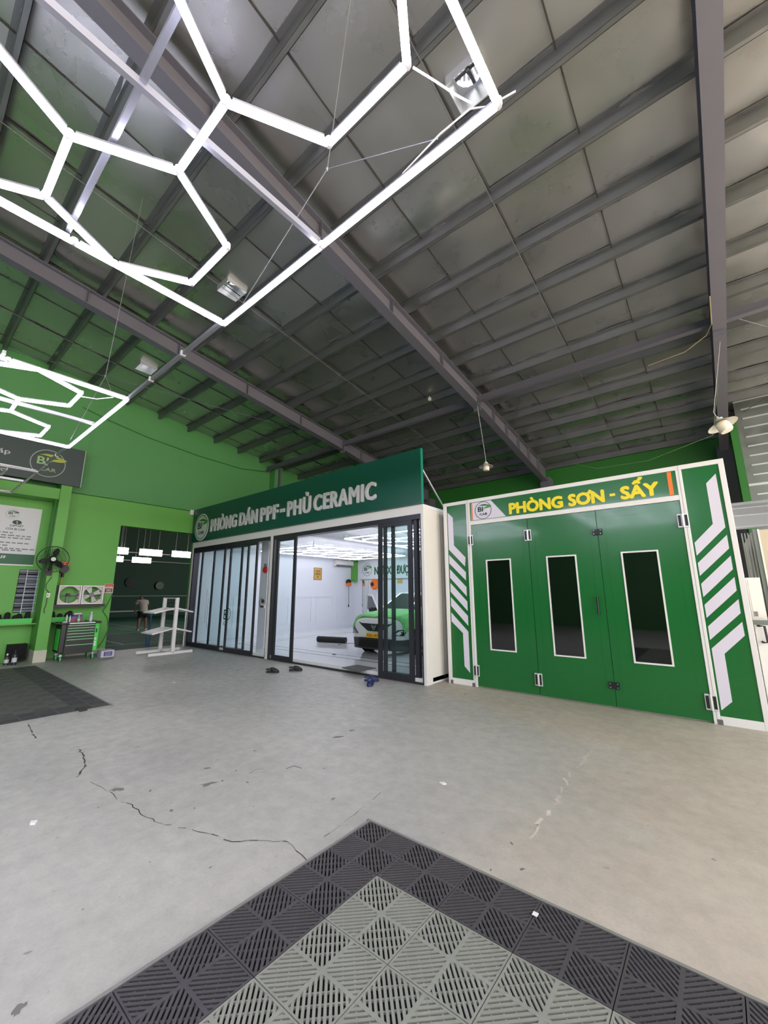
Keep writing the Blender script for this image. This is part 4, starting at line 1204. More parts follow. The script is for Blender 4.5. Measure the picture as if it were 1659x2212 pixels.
# two square exhaust fans on a bracket shelf
ez0, ez1 = P(118, 1306, 0, WX+0.3).z, P(123, 1264, 0, WX+0.3).z
ey0, ey1 = P(124, 1285, 0, WX+0.3).y, P(224, 1282, 0, WX+0.3).y
M_ex = mat('off white fan housing', (206, 200, 188), 0.5, var=0.08, vscale=8)
MB().box(WX, WX+0.36, ey0-0.05, ey1+0.05, ez0-0.07, ez0-0.005).build('fan_shelf', M_black, label='black bracket shelf under the two square exhaust fans', cat='shelf')
for i in range(2):
    a = ey0+(ey1-ey0)*i/2+0.008; b = ey0+(ey1-ey0)*(i+1)/2-0.008
    t = root('exhaust_fan', (WX+0.2, (a+b)/2, ez0), ['square white exhaust fan housing without visible blades, left of the pair', 'square white exhaust fan with pale blades, right of the pair'][i], 'exhaust fan', 'square exhaust fans on the wall')
    x0, x1 = WX+0.03, WX+0.32; cy_, cz_ = (a+b)/2, (ez0+ez1)/2; R_ = (b-a)/2*0.86
    mb = MB()
    for bx in ((a, b, ez1-0.02, ez1), (a, b, ez0, ez0+0.02), (a, a+0.02, ez0+0.02, ez1-0.02), (b-0.02, b, ez0+0.02, ez1-0.02)):
        mb.box(x0, x1, *bx)
    mb.build('housing', M_ex, t)
    vs = []; fs = []; N = 32
    for k in range(N):
        an = 2*PI*k/N; vs.append((x1-0.05, cy_+R_*math.cos(an), cz_+R_*math.sin(an)))
    for k in range(N):
        an = 2*PI*k/N; s = 1/max(abs(math.cos(an))/((b-a)/2-0.01), abs(math.sin(an))/((ez1-ez0)/2-0.01))
        vs.append((x1-0.05, cy_+s*math.cos(an), cz_+s*math.sin(an)))
    for k in range(N):
        an = 2*PI*k/N; vs.append((x0+0.03, cy_+R_*math.cos(an), cz_+R_*math.sin(an)))
    for k in range(N):
        j = (k+1) % N; fs += [(k, j, j+N, k+N), (k, k+2*N, j+2*N, j)]
    MB().add(vs, fs).build('shroud', M_ex, t)
    fr_ = MB(); w = 0.03
    for bx in ((a, b, ez1-w, ez1), (a, b, ez0, ez0+w), (a, a+w, ez0+w, ez1-w), (b-w, b, ez0+w, ez1-w)): fr_.box(x1, x1+0.012, *bx)
    fr_.build('front_frame', M_white, t)
    for dz in (-0.1, 0.0, 0.1): MB().box(x1-0.049, x1-0.045, b-0.07, b-0.045, cz_+dz-0.015, cz_+dz+0.015).build('slot', M_black, t)
    MB().box(x0+0.04, x0+0.07, a+0.02, b-0.02, cz_-0.02, cz_+0.02).build('strut', M_grey, t)
    MB().cyl((x0+0.05, cy_, cz_), (x1-0.1, cy_, cz_), 0.06 if i else 0.04, n=16).build('motor', M_grey if i else M_black, t)
    if i:
        for k in range(4):
            an = 2*PI*k/4+0.5; d = Vector((0, math.cos(an), math.sin(an))); e = Vector((0, -math.sin(an), math.cos(an))); c = Vector((x1-0.12, cy_, cz_))
            MB().prism([c+d*0.05-e*0.03, c+d*R_*0.95-e*0.09+X*0.02, c+d*R_*0.95+e*0.05-X*0.03, c+d*0.05+e*0.03], X*0.006).build('blade', mat('pale blade', (196, 196, 190), 0.4), t)
    else:
        MB().box(x0+0.05, x0+0.08, cy_-0.02, cy_+0.03, ez0+0.03, cz_).build('leg', M_grey, t)
# WC notice
wq0, wq1 = P(227, 1261, 0, WX+0.01), P(243.5, 1281, 0, WX+0.01)
wz1_ = wq0.z; wz0_ = wq1.z; wy0, wy1 = wq0.y, wq1.y
wc = root('toilet_notice', (WX, (wy0+wy1)/2, wz0_), 'small red and white toilet notice at the doorway edge', 'sign')
MB().box(WX+0.001, WX+0.008, wy0, wy1, wz0_, wz1_).build('plate', mat('pale notice', (210, 190, 180), 0.5), wc)
MB().box(WX+0.008, WX+0.010, wy0+0.01, wy1-0.01, wz1_-0.09, wz1_-0.01).build('red_band', mat('notice red', (190, 70, 50), 0.5), wc)
MB().box(WX+0.008, WX+0.010, wy0+0.02, wy1-0.02, wz0_+0.02, wz0_+0.13).build('maroon_panel', mat('notice maroon', (120, 40, 40), 0.5), wc)
text('print', 'WC', M_white, wc, (WX+0.010, (wy0+wy1)/2, wz0_+0.055), Y, Z, X, h=0.055, align='c', bold=0.02, ext=0.001)
MB().box(WX+0.010, WX+0.011, wy0+0.05, wy1-0.05, wz0_+0.03, wz0_+0.038).build('print_line', M_white, wc)
MB().box(WX+0.010, WX+0.011, wy0+0.03, wy1-0.03, wz1_-0.07, wz1_-0.06).build('print_line', M_white, wc)

# tool cart
CX0, CX1, CY0, CY1 = -13.10, -12.56, 2.86, 3.66
ct = root('tool_cart', ((CX0+CX1)/2, (CY0+CY1)/2, 0), 'black and green wheeled tool cart with drawers beside the pier', 'tool cart')
M_cg = mat('cart lime green', (70, 210, 80), 0.35); M_ck = mat('cart black', (24, 25, 27), 0.35)
cz0, cz1 = 0.17, 0.93
MB().box(CX0, CX1, CY0+0.10, CY1-0.10, cz0, cz1-0.05).build('cabinet', M_ck, ct, bevel=0.008)
MB().box(CX0, CX1-0.02, CY1-0.10, CY1-0.005, cz0+0.04, cz1-0.05).build('side_column', M_cg, ct, bevel=0.008)
MB().box(CX0, CX1-0.02, CY0, CY0+0.10, cz0+0.04, cz1-0.05).build('side_column', M_ck, ct, bevel=0.008)
MB().box(CX0+0.1, CX1-0.1, CY0-0.006, CY0, cz0+0.1, cz0+0.6).build('side_panel', M_cg, ct)
MB().box(CX0-0.02, CX1+0.02, CY0-0.03, CY1+0.02, cz1-0.05, cz1).build('top_tray', M_ck, ct, bevel=0.01)
MB().box(CX1+0.02, CX1+0.026, CY0+0.14, CY1-0.12, cz1-0.04, cz1-0.01).build('top_edge', M_alu, ct)
zz = cz1-0.06
for i, h in enumerate((0.065, 0.065, 0.07, 0.07, 0.07, 0.07, 0.13)):
    zz -= h
    if i == 6: zz -= 0.06
    d = MB().box(CX1, CX1+0.012, CY0+0.12, CY1-0.12, zz+0.004, zz+h-0.004).build('drawer', M_ck, ct)
    MB().prism([(CX1+0.012, CY0+0.12, zz+h-0.006), (CX1+0.036, CY0+0.12, zz+h-0.012), (CX1+0.036, CY0+0.12, zz+h-0.026), (CX1+0.012, CY0+0.12, zz+h-0.022)], (0, CY1-CY0-0.24, 0)).build('handle', mat('pale green pull', (130, 190, 140), 0.3, metal=0.3), d)
MB().box(CX1-0.02, CX1-0.014, CY1-0.075, CY1-0.045, cz1-0.28, cz1-0.18).build('lock_plate', M_ck, ct)
for k in range(2): MB().cyl((CX1-0.02, CY1-0.07+k*0.03, cz1-0.10), (CX1-0.012, CY1-0.07+k*0.03, cz1-0.10), 0.008, n=8).build('bolt', M_ck, ct)
for k, (dy, h) in enumerate(((0.0, 0.05), (0.0, 0.045), (0.0, 0.06))):
    MB().box(CX1-0.02, CX1-0.016, CY1-0.085, CY1-0.04, cz0+0.30-k*0.075, cz0+0.30-k*0.075+h).build('side_mark', M_white, ct)
MB().tube([(CX0+0.05, CY0-0.03, cz1-0.02), (CX0+0.05, CY0-0.10, cz1-0.02), (CX1-0.05, CY0-0.10, cz1-0.02), (CX1-0.05, CY0-0.03, cz1-0.02)], 0.014, 8).build('push_handle', M_ck, ct, smooth=True)
for x in (CX0+0.08, CX1-0.05):
    for y in (CY0+0.06, CY1-0.08):
        w_ = MB().cyl((x, y-0.018, 0.06), (x, y+0.018, 0.06), 0.06, n=18).build('wheel', M_black, ct, smooth=True)
        MB().lathe([(0.058, -0.019), (0.066, -0.012), (0.066, 0.012), (0.058, 0.019)], (x, y, 0.066), Y, 18).build('tyre', mat('green tyre', (90, 190, 120), 0.5), w_, smooth=True)
        MB().box(x-0.03, x+0.03, y-0.028, y+0.028, 0.125, 0.17).build('fork', M_alu, w_)
# things on the cart
def bottle(x, y, z, r, h, m, mcap, label, grp=None):
    t = root('bottle', (x, y, z), label, 'bottle', grp)
    MB().lathe([(0, 0), (r, 0), (r, h*0.62), (r*0.9, h*0.7), (r*0.35, h*0.8), (r*0.35, h*0.84), (0, h*0.84)], (x, y, z), Z, 16).build('body', m, t, smooth=True)
    MB().lathe([(0, h*0.84), (r*0.42, h*0.84), (r*0.42, h), (0, h)], (x, y, z), Z, 12).build('cap', mcap, t, smooth=True)
    MB().lathe([(r+0.001, h*0.2), (r+0.001, h*0.5)], (x, y, z), Z, 16).build('wrap', M_letter, t, smooth=True)
M_clearb = mat('pale bottle', (180, 200, 205), 0.2)
bottle(-12.68, 3.47, cz1, 0.035, 0.24, M_clearb, M_white, 'pale plastic bottle standing on the right of the tool cart')
bottle(-12.64, 3.20, cz1, 0.03, 0.16, mat('green bottle', (70, 200, 60), 0.3), M_white, 'small green bottle on the tool cart')
bottle(-12.70, 3.03, cz1, 0.022, 0.2, M_alu, M_black, 'slim silver bottle on the tool cart')
bottle(-12.78, 2.98, cz1, 0.024, 0.22, M_alu, M_black, 'taller silver bottle behind the slim one on the tool cart')
MB().box(-13.0, -12.75, 3.02, 3.36, cz1, cz1+0.02).build('parts_box', mat('clear green bin', (50, 120, 60), 0.4), label='low green parts bin on the tool cart', cat='bin')
for i, (m, h) in enumerate((((190, 60, 90), 0.05), ((120, 90, 170), 0.06), ((60, 60, 70), 0.05), ((200, 200, 205), 0.04))):
    MB().box(-12.98+0.01*i, -12.78, 3.06+i*0.02, 3.33-0.015*i, cz1+0.02+i*0.052, cz1+0.02+i*0.052+h*0.98).build('small_carton', mat('carton %d' % i, m, 0.5), label=('red', 'purple', 'dark', 'pale')[i]+' flat carton in the stack on the tool cart', cat='carton', bevel=0.003)
MB().lathe([(0, 0), (0.055, 0), (0.06, 0.02), (0.058, 0.022), (0.0, 0.008)], (-12.62, 2.92, cz1), Z, 18).build('lid', M_white, label='white round lid lying on the left of the tool cart', cat='lid', smooth=True)
# objects at floor level by the wall
bx_ = P(228, 1416, 0, -12.62)
o = root('carton_box', (-12.75, 3.93, 0), 'purple and white printed carton on the floor beside the tool cart', 'carton')
MB().box(-12.95, -12.60, 3.78, 4.08, 0.0, 0.17).build('box', mat('carton white', (200, 196, 205), 0.6), o, bevel=0.004)
MB().box(-12.60, -12.598, 3.84, 4.03, 0.03, 0.14).build('printed_panel', mat('carton purple', (84, 76, 140), 0.6), o)
for k in range(3): MB().box(-12.598, -12.597, 3.87, 4.0, 0.05+k*0.03, 0.058+k*0.03).build('print_line', M_letter, o)
MB().box(WX, WX+0.25, 2.06, 2.42, 0.04, 0.42).build('floor_niche', M_dark, label='dark low opening at the foot of the green wall', cat='niche')
bottle(-12.95, 2.14, 0.0, 0.05, 0.33, mat('dark bottle', (40, 44, 52), 0.3), M_black, 'dark spray bottle on the floor left of the pier')
bottle(-13.05, 2.02, 0.0, 0.045, 0.26, mat('brown bottle', (60, 54, 60), 0.3), M_white, 'short bottle on the floor at the wall')
MB().tube([P(243, 1283, 0, WX+0.02), P(232, 1305, 0, WX+0.02), P(222, 1320, 0, WX+0.02), P(232, 1335, 0, WX+0.02), P(234, 1360, 0, WX+0.02), P(222, 1385, 0, WX+0.02), P(212, 1398, 0, WX+0.02)], 0.012, 6).build('wall_cable', M_greenpanel, label='dark green cable looping down the wall at the doorway edge', cat='cable')
MB().tube([P(234, 1356, 0, WX+0.02), P(260, 1362, 0, WX+0.0), P(300, 1364, 0, WX+0.0), P(345, 1362, 0, WX)], 0.012, 6).build('sagging_cable', M_greenpanel, label='dark cable sagging across the doorway', cat='cable')
MB().tube([P(180, 880, 0, XL+0.16), P(240, 910, 0, XL+0.16), P(320, 945, 0, XL+0.16), P(430, 985, 0, XL+0.16), P(520, 1012, 0, XL+0.16), P(586, 1020, 0, XL+0.3)], 0.012, 6).build('gable_cable', M_greenpanel, label='thin dark cable strung across the upper green gable', cat='cable')

# white display rack in front of the doorway
RKX = -12.25
rk = root('display_rack', (RKX, 5.2, 0), 'white two-tier metal rack standing in front of the doorway', 'rack')
ya, yb = 5.02, 5.42
zt_ = P(378, 1291, 0, RKX).z
xs2 = (RKX-0.55, RKX)      # rear, front uprights
for x, y in ((RKX, yb), (RKX-0.62, yb-0.06)):
    pass
U1 = (P(372, 1408, 2, 0.06).x, P(372, 1408, 2, 0.06).y)
U2 = (U1[0]-0.75, U1[1]-0.02)
for u_, nm in ((U1, 0), (U2, 1)):
    MB().box(u_[0]-0.03, u_[0]+0.03, u_[1]-0.045, u_[1]+0.045, 0.05, zt_).build('upright', M_white, rk)
    MB().box(u_[0]-0.03, u_[0]+0.03, u_[1]-0.62, u_[1]+0.55, 0.0, 0.07).build('foot', M_white, rk, bevel=0.006)
MB().box(U2[0], U1[0], U1[1]-0.03, U1[1]+0.0, 0.02, 0.05).build('stretcher', M_white, rk)
MB().box(U2[0], U1[0], U1[1]-0.02, U1[1]+0.02, zt_-0.03, zt_).build('top_rail', M_white, rk)
mb = MB()
for k in range(13): mb.box(U2[0]+0.04, U1[0]-0.04, U1[1]-0.004, U1[1]+0.004, 0.1+k*(zt_-0.2)/12, 0.106+k*(zt_-0.2)/12)
mb.build('back_mesh', M_grey, rk)
for zs in (P(372, 1320, 0, U1[0]).z, P(370, 1364, 0, U1[0]).z):
    for side in (-1, 1):
        d = 0.50 if side < 0 else 0.42
        y_in = U1[1]+side*0.05; y_out = U1[1]+side*(0.05+d); dz = -0.11
        MB().bar((U1[0]-0.02, y_in, zs+0.07), (U1[0]-0.02, y_out, zs+0.07+dz), 0.03, 0.035).build('shelf_arm', M_white, rk)
        MB().bar((U2[0]+0.02, y_in, zs+0.07), (U2[0]+0.02, y_out, zs+0.07+dz), 0.03, 0.035).build('shelf_arm', M_white, rk)
        MB().bar((U2[0], y_out, zs+0.07+dz), (U1[0], y_out, zs+0.07+dz), 0.035, 0.035).build('shelf_lip', M_white, rk)
        for k in range(6):
            x = U2[0]+0.08+k*0.115
            MB().bar((x, y_in, zs+0.075), (x, y_out, zs+0.075+dz), 0.075, 0.012).build('slat', M_white, rk)
MB().cyl((-13.3, 6.2, 0.0), (-13.3, 6.2, 1.15), 0.018, n=8).build('thin_post', M_white, label='thin white post by the glass corner', cat='post')

# security camera at the corner of the long sign
cc = P(402, 1106, 1, 6.1)
cm = root('security_camera', tuple(cc), 'white bullet security camera at the left end of the long sign', 'camera')
MB().box(cc.x+0.12, cc.x+0.28, cc.y+0.02, cc.y+0.14, cc.z-0.12, cc.z+0.05).build('mount', M_white, cm, bevel=0.01)
MB().cyl((cc.x+0.06, cc.y, cc.z), (cc.x-0.16, cc.y-0.16, cc.z-0.02), 0.055, n=14).build('barrel', M_white, cm, smooth=True)
MB().cyl((cc.x-0.155, cc.y-0.156, cc.z-0.02), (cc.x-0.18, cc.y-0.175, cc.z-0.022), 0.05, n=14).build('lens', M_black, cm, smooth=True)
MB().bar((cc.x+0.05, cc.y, cc.z-0.02), (cc.x+0.16, cc.y+0.06, cc.z-0.05), 0.04, 0.04).build('arm', M_black, cm)

# ------------------------------------------------------------------ things inside the film room
LWX = RX0+0.02
a, b = P(678, 1226, 0, LWX), P(694, 1253, 0, LWX)
gp = root('gold_notice', (LWX, (a.y+b.y)/2, b.z), 'small gold framed notice on the white wall of the film room', 'sign')
M_gold = mat('gold plate', (206, 166, 92), 0.4, metal=0.3)
MB().box(LWX, LWX+0.012, a.y, b.y, b.z, a.z).build('plate', M_gold, gp)
fr_ = MB(); w = 0.02
for bx in ((a.y, b.y, a.z-w, a.z), (a.y, b.y, b.z, b.z+w), (a.y, a.y+w, b.z+w, a.z-w), (b.y-w, b.y, b.z+w, a.z-w)): fr_.box(LWX+0.012, LWX+0.02, *bx)
fr_.build('frame', mat('brown frame', (120, 84, 40), 0.4), gp)
M_br = mat('brown print', (60, 40, 24), 0.5)
cy_ = (a.y+b.y)/2; hh = a.z-b.z
for s, zf, h in (('THÁI ĐỘ', 0.68, 0.06), ('hơn', 0.56, 0.04), ('TRÌNH ĐỘ', 0.42, 0.06)):
    text('print', s, M_br, gp, (LWX+0.012, cy_, b.z+hh*zf), Y, Z, X, h=h, w=(b.y-a.y)*(0.66 if len(s) > 3 else 0.25), align='c', bold=0.02, ext=0.002)
MB().prism([(LWX+0.012, cy_-0.06, b.z+0.2), (LWX+0.012, cy_, b.z+0.07), (LWX+0.012, cy_+0.06, b.z+0.2), (LWX+0.012, cy_, b.z+0.13)], (0.003, 0, 0)).build('emblem', M_br, gp)
# air conditioner
a, b = P(745, 1214, 0, LWX+0.2), P(772, 1228, 0, LWX+0.2)
acz = 2.86
ac = root('air_conditioner', (LWX, 13.4, acz), 'white split air conditioner high on the film room wall', 'air conditioner')
MB().prism([(LWX, 12.75, acz), (LWX+0.16, 12.75, acz), (LWX+0.23, 12.75, acz+0.08), (LWX+0.22, 12.75, acz+0.28), (LWX, 12.75, acz+0.3)], (0, 1.15, 0)).build('body', M_white, ac, bevel=0.01)
MB().prism([(LWX+0.05, 12.8, acz-0.004), (LWX+0.165, 12.8, acz-0.004), (LWX+0.225, 12.8, acz+0.06), (LWX+0.22, 12.8, acz+0.07), (LWX+0.15, 12.8, acz+0.004)], (0, 1.05, 0)).build('louvre', M_grey, ac)
for k in range(8): MB().box(LWX+0.17, LWX+0.178, 12.85+k*0.12, 12.92+k*0.12, acz-0.008, acz+0.01).build('vane', M_dark, ac)
# green pier in the corner
MB().box(LWX, LWX+0.22, RYB-0.25, RYB, 2.2, RTOP-0.06).build('corner_pier', M_greenlow, kind='structure', label='bright green pier in the far corner of the film room')
# reels
rl = P(767, 1259, 0, LWX+0.1)
t = root('cable_reel', (LWX, 13.7, rl.z-0.15), 'orange and black retractable reel in the corner of the film room', 'reel')
MB().box(LWX, LWX+0.16, 13.6, 13.85, rl.z-0.15, rl.z+0.0).build('housing', M_orange, t, bevel=0.02)
MB().lathe([(0, 0), (0.13, 0), (0.14, 0.1), (0, 0.14)], (LWX+0.02, 13.72, rl.z+0.02), X, 18).build('drum', M_black, t, smooth=True)
MB().cyl((LWX+0.1, 13.72, rl.z-0.15), (LWX+0.1, 13.72, rl.z-1.0), 0.01, n=6).cyl((LWX+0.1, 13.72, rl.z-1.0), (LWX+0.1, 13.72, rl.z-1.12), 0.025, n=8).build('cord', M_black, t)
rl = P(808, 1262, 1, RYB-0.1)
t = root('hose_reel', (rl.x, RYB-0.1, rl.z-0.2), 'orange round hose reel under the inner sign', 'reel')
MB().lathe([(0, 0), (0.22, 0), (0.25, 0.07), (0.2, 0.14), (0, 0.16)], (rl.x, RYB-0.001, rl.z), -Y, 20).build('drum', M_orange, t, smooth=True)
MB().lathe([(0, 0.16), (0.09, 0.16), (0.09, 0.18), (0, 0.18)], (rl.x-0.05, RYB-0.001, rl.z-0.0), -Y, 16).build('hub', M_black, t, smooth=True)
MB().prism([(rl.x+0.1, RYB-0.06, rl.z-0.2), (rl.x+0.34, RYB-0.06, rl.z-0.16), (rl.x+0.2, RYB-0.06, rl.z+0.05)], (0, -0.06, 0)).build('guide', M_orange, t)
# inner sign on the rear wall
a, b = P(779, 1212, 1, RYB-0.03), P(779, 1252, 1, RYB-0.03)
sx0 = a.x; sz0, sz1 = b.z, RTOP-0.10
ns = root('inner_sign', (sx0+2.8, RYB, sz0), 'white sign with green letters across the film room rear wall', 'sign')
MB().box(sx0, RX1-0.15, RYB-0.03, RYB, sz0, sz1).build('board', mat('inner sign white', (216, 222, 224), 0.5), ns)
MB().box(sx0, RX1-0.15, RYB-0.045, RYB-0.0, sz0-0.03, sz0).build('bottom_rail', M_grey, ns)
lc = P(793, 1231, 1, RYB-0.03)
logo(ns, (lc.x, RYB-0.03, lc.z), X, Z, -Y, 0.29, M_tx_dark, M_tx_dark, None, M_leafd, M_leafg)
zt = P(812, 1241, 1, RYB-0.03).z
def xi(px): return P(px, 1240, 1, RYB-0.03).x
for w_, p_, q_ in (('NƠI', 809, 830), ('XE', 836, 852), ('ĐƯỢC', 857, 893), ('H', 904, 913)):
    text('letters', w_, M_tx_green, ns, (xi(p_), RYB-0.03, zt), X, Z, -Y, w=xi(q_)-xi(p_), h=0.36, bold=0.02, ext=0.012)
# mirrored strip and gold plate under the inner sign
M_mirror = mat('mirror strip', (220, 222, 220), 0.04, metal=1.0)
for k in range(4):
    x = sx0+0.1+k*0.22
    MB().box(x, x+0.18, RYB-0.012, RYB-0.0, RZ+0.15, sz0-0.03).build('mirror_panel', M_mirror, label=('first', 'second', 'third', 'fourth')[k]+' tall mirror strip from the left under the inner sign', cat='mirror', group='mirror strips in the film room')
c = P(863.5, 1254, 1, RYB-0.01)
MB().box(c.x-0.13, c.x+0.13, RYB-0.015, RYB, c.z-0.12, c.z+0.06).build('gold_plate', M_gold, label='little gold plate under the letters of the inner sign', cat='plate')
# rolled black film on the floor
rp = [P(687, 1380, 2, RZ+0.09), P(747, 1383, 2, RZ+0.09)]
rf = root('film_roll', tuple(rp[0]-Vector((0, 0, 0.09))), 'roll of black film lying on the white floor of the film room', 'film roll')
MB().cyl(rp[0], rp[1], 0.09, n=20).build('roll', M_rubber, rf, smooth=True)
dd = (rp[1]-rp[0]).normalized(); nn = Vector((-dd.y, dd.x, 0))
MB().prism([rp[1]-Z*0.088+nn*0.05, rp[1]+dd*0.9-Z*0.088+nn*0.35, rp[1]+dd*1.1-Z*0.088+nn*0.1, rp[1]+dd*0.05-Z*0.088-nn*0.08], Z*0.002).build('loose_sheet', mat('grey film', (120, 126, 132), 0.2), rf)
MB().cyl(rp[0]-dd*0.001, rp[0]-dd*0.003, 0.035, n=14).build('core', M_dark, rf)
# entrance mat
q = [P(738, 1443, 2, RZ), P(772, 1437, 2, RZ), P(812, 1444, 2, RZ), P(778, 1451, 2, RZ)]
q = [(p.x, p.y, RZ+0.001) for p in q]
MB().prism(q, (0, 0, 0.012)).build('door_mat', mat('grey door mat', (74, 74, 74), 0.9, var=0.2, vscale=60), label='grey door mat just inside the open entrance', cat='mat')
for i, (px, py) in enumerate(((717, 1386), (733, 1393), (722, 1414))):
    c = P(px, py, 2, RZ)
    MB().prism([c+Vector((-0.05, -0.03, 0)), c+Vector((0.02, -0.05, 0)), c+Vector((0.06, 0.0, 0)), c+Vector((0.0, 0.03, 0))], (0, 0, 0.012)).build('film_scrap', M_rubber, label=('small dark scrap nearest the black film roll', 'dark scrap right of the small one on the film room floor', 'flat dark scrap on the film room floor towards the entrance')[i], cat='scrap')
# inner white pier behind the left bay, with alarm bell and power points
wpx0, wpx1 = P(553, 1400, 1, 7.0).x, P(569, 1402, 1, 7.0).x
MB().box(wpx0, wpx1, 7.0, 7.3, RZ, RTOP-0.06).build('inner_pier', M_roomwhite, kind='structure', label='white inner pier seen through the left glazed bay')
c = P(574, 1231, 1, 6.98)
al = root('alarm_bell', (wpx1-0.05, 6.95, c.z), 'red alarm bell on the white inner pier', 'bell')
MB().lathe([(0, 0), (0.10, 0.0), (0.09, 0.05), (0.03, 0.07), (0, 0.07)], (wpx1-0.1, 6.999, c.z), -Y, 18).build('gong', mat('red bell', (200, 40, 36), 0.35), al, smooth=True)
MB().box(wpx1-0.13, wpx1-0.03, 6.95, 7.0, c.z+0.10, c.z+0.18).build('box', M_grey, al)
c = P(569, 1308, 1, 6.98)
sk_ = root('power_point', (wpx1-0.1, 6.97, c.z), 'cluster of sockets and plugs on the white inner pier', 'socket')
MB().box(wpx1-0.2, wpx1-0.02, 6.96, 7.0, c.z-0.08, c.z+0.02).build('plate', M_white, sk_, bevel=0.006)
for k in range(2): MB().cyl((wpx1-0.15+k*0.08, 6.93, c.z-0.03), (wpx1-0.15+k*0.08, 6.965, c.z-0.03), 0.028, n=10).build('plug', M_black, sk_)
MB().tube([(wpx1-0.15, 6.93, c.z-0.03), (wpx1-0.2, 6.9, c.z+0.1), (wpx1-0.12, 6.93, c.z+0.22), (wpx1-0.05, 6.95, c.z+0.1)], 0.008, 6).build('cord', M_black, sk_)
MB().lathe([(0, 0), (0.06, 0), (0.06, 0.03), (0, 0.03)], (wpx1-0.14, 7.0, c.z+0.12), -Y, 14).build('dial', mat('brown dial', (110, 60, 44), 0.4), sk_, smooth=True)

# ------------------------------------------------------------------ the car in the film room
CXc, CYf = -6.68, 7.80
car = root('car', (CXc, CYf+1.98, RZ), 'white compact car with black lower trim parked in the film room', 'car')
M_cw = mat('white car paint', (222, 224, 226), 0.25, coat=0.6)
M_cb = mat('black car trim', (34, 36, 40), 0.5)
M_cgl = mat('car glass', (28, 34, 36), 0.05, spec=0.8)
def cp(x, y, z): return Vector((CXc+x, CYf+y, RZ+z))
ST = [(0.0, 0.62, 0.26, 0.82, 0.84), (0.04, 0.74, 0.22, 0.88, 0.90), (0.16, 0.82, 0.20, 0.94, 0.97), (0.40, 0.855, 0.20, 0.98, 1.02), (0.8, 0.86, 0.22, 1.0, 1.05), (1.05, 0.86, 0.22, 1.02, 1.08),
      (2.0, 0.86, 0.22, 1.03, 1.08), (3.0, 0.86, 0.22, 1.06, 1.1), (3.6, 0.84, 0.24, 1.08, 1.1), (3.85, 0.79, 0.28, 1.05, 1.06), (3.97, 0.70, 0.34, 0.95, 0.96)]
vs = []; ring = 12
for (y, hw, zb_, zt_, zc) in ST:
    half = [(0.0, zb_), (hw*0.85, zb_), (hw*0.985, zb_+0.10), (hw, zb_+0.32), (hw*0.985, zt_-0.14), (hw*0.90, zt_-0.01)]
    pts = half + [(0.0, zc)] + [(-x, z) for x, z in reversed(half[1:])]
    vs += [cp(x, y, z) for x, z in pts]
fs = []; ns_ = len(ST)
for i in range(ns_-1):
    for k in range(ring):
        fs.append((i*ring+k, i*ring+(k+1) % ring, (i+1)*ring+(k+1) % ring, (i+1)*ring+k))
fs.append(tuple(range(ring))); fs.append(tuple((ns_-1)*ring+k for k in range(ring)))
body = MB().add(vs, fs).build('body', M_cw, car)
for pl in body.data.polygons: pl.use_smooth = True
sd = body.modifiers.new('sub', 'SUBSURF'); sd.levels = 2; sd.render_levels = 2
# greenhouse
GB = [(1.0, 0.76, 1.04), (1.82, 0.60, 1.52), (2.3, 0.61, 1.575), (3.0, 0.60, 1.55), (3.72, 0.66, 1.12)]
vs = []
for (y, hw, z) in GB:
    vs += [cp(-hw, y, z), cp(-hw*0.8, y, z+0.015), cp(0, y, z+0.03), cp(hw*0.8, y, z+0.015), cp(hw, y, z)]
for (y, hw, z) in ((1.05, 0.82, 1.0), (1.82, 0.80, 1.02), (2.3, 0.80, 1.02), (3.0, 0.79, 1.04), (3.72, 0.76, 1.06)):
    vs += [cp(-hw, y, z), cp(hw, y, z)]
fs = []
for i in range(4):
    for k in range(4): fs.append((i*5+k, i*5+k+1, (i+1)*5+k+1, (i+1)*5+k))
    fs.append((i*5, (i+1)*5, 25+(i+1)*2, 25+i*2)); fs.append((i*5+4, 25+i*2+1, 25+(i+1)*2+1, (i+1)*5+4))
MB().add(vs, fs).build('roof', M_cw, car, smooth=True)
def panel(name, pts, m, out, par=car, th=0.012):
    n_ = (Vector(pts[1])-Vector(pts[0])).cross(Vector(pts[2])-Vector(pts[0])).normalized()
    if n_.dot(Vector(out)) < 0: n_ = -n_
    return MB().prism([Vector(p)+n_*0.012 for p in pts], n_*th).build(name, m, par)
panel('windshield', [cp(-0.62, 1.08, 1.095), cp(0.62, 1.08, 1.095), cp(0.49, 1.75, 1.49), cp(-0.49, 1.75, 1.49)], M_cgl, (0, -1, 1))
panel('rear_window', [cp(-0.56, 3.1, 1.5), cp(0.56, 3.1, 1.5), cp(0.6, 3.62, 1.18), cp(-0.6, 3.62, 1.18)], M_cgl, (0, 1, 1))
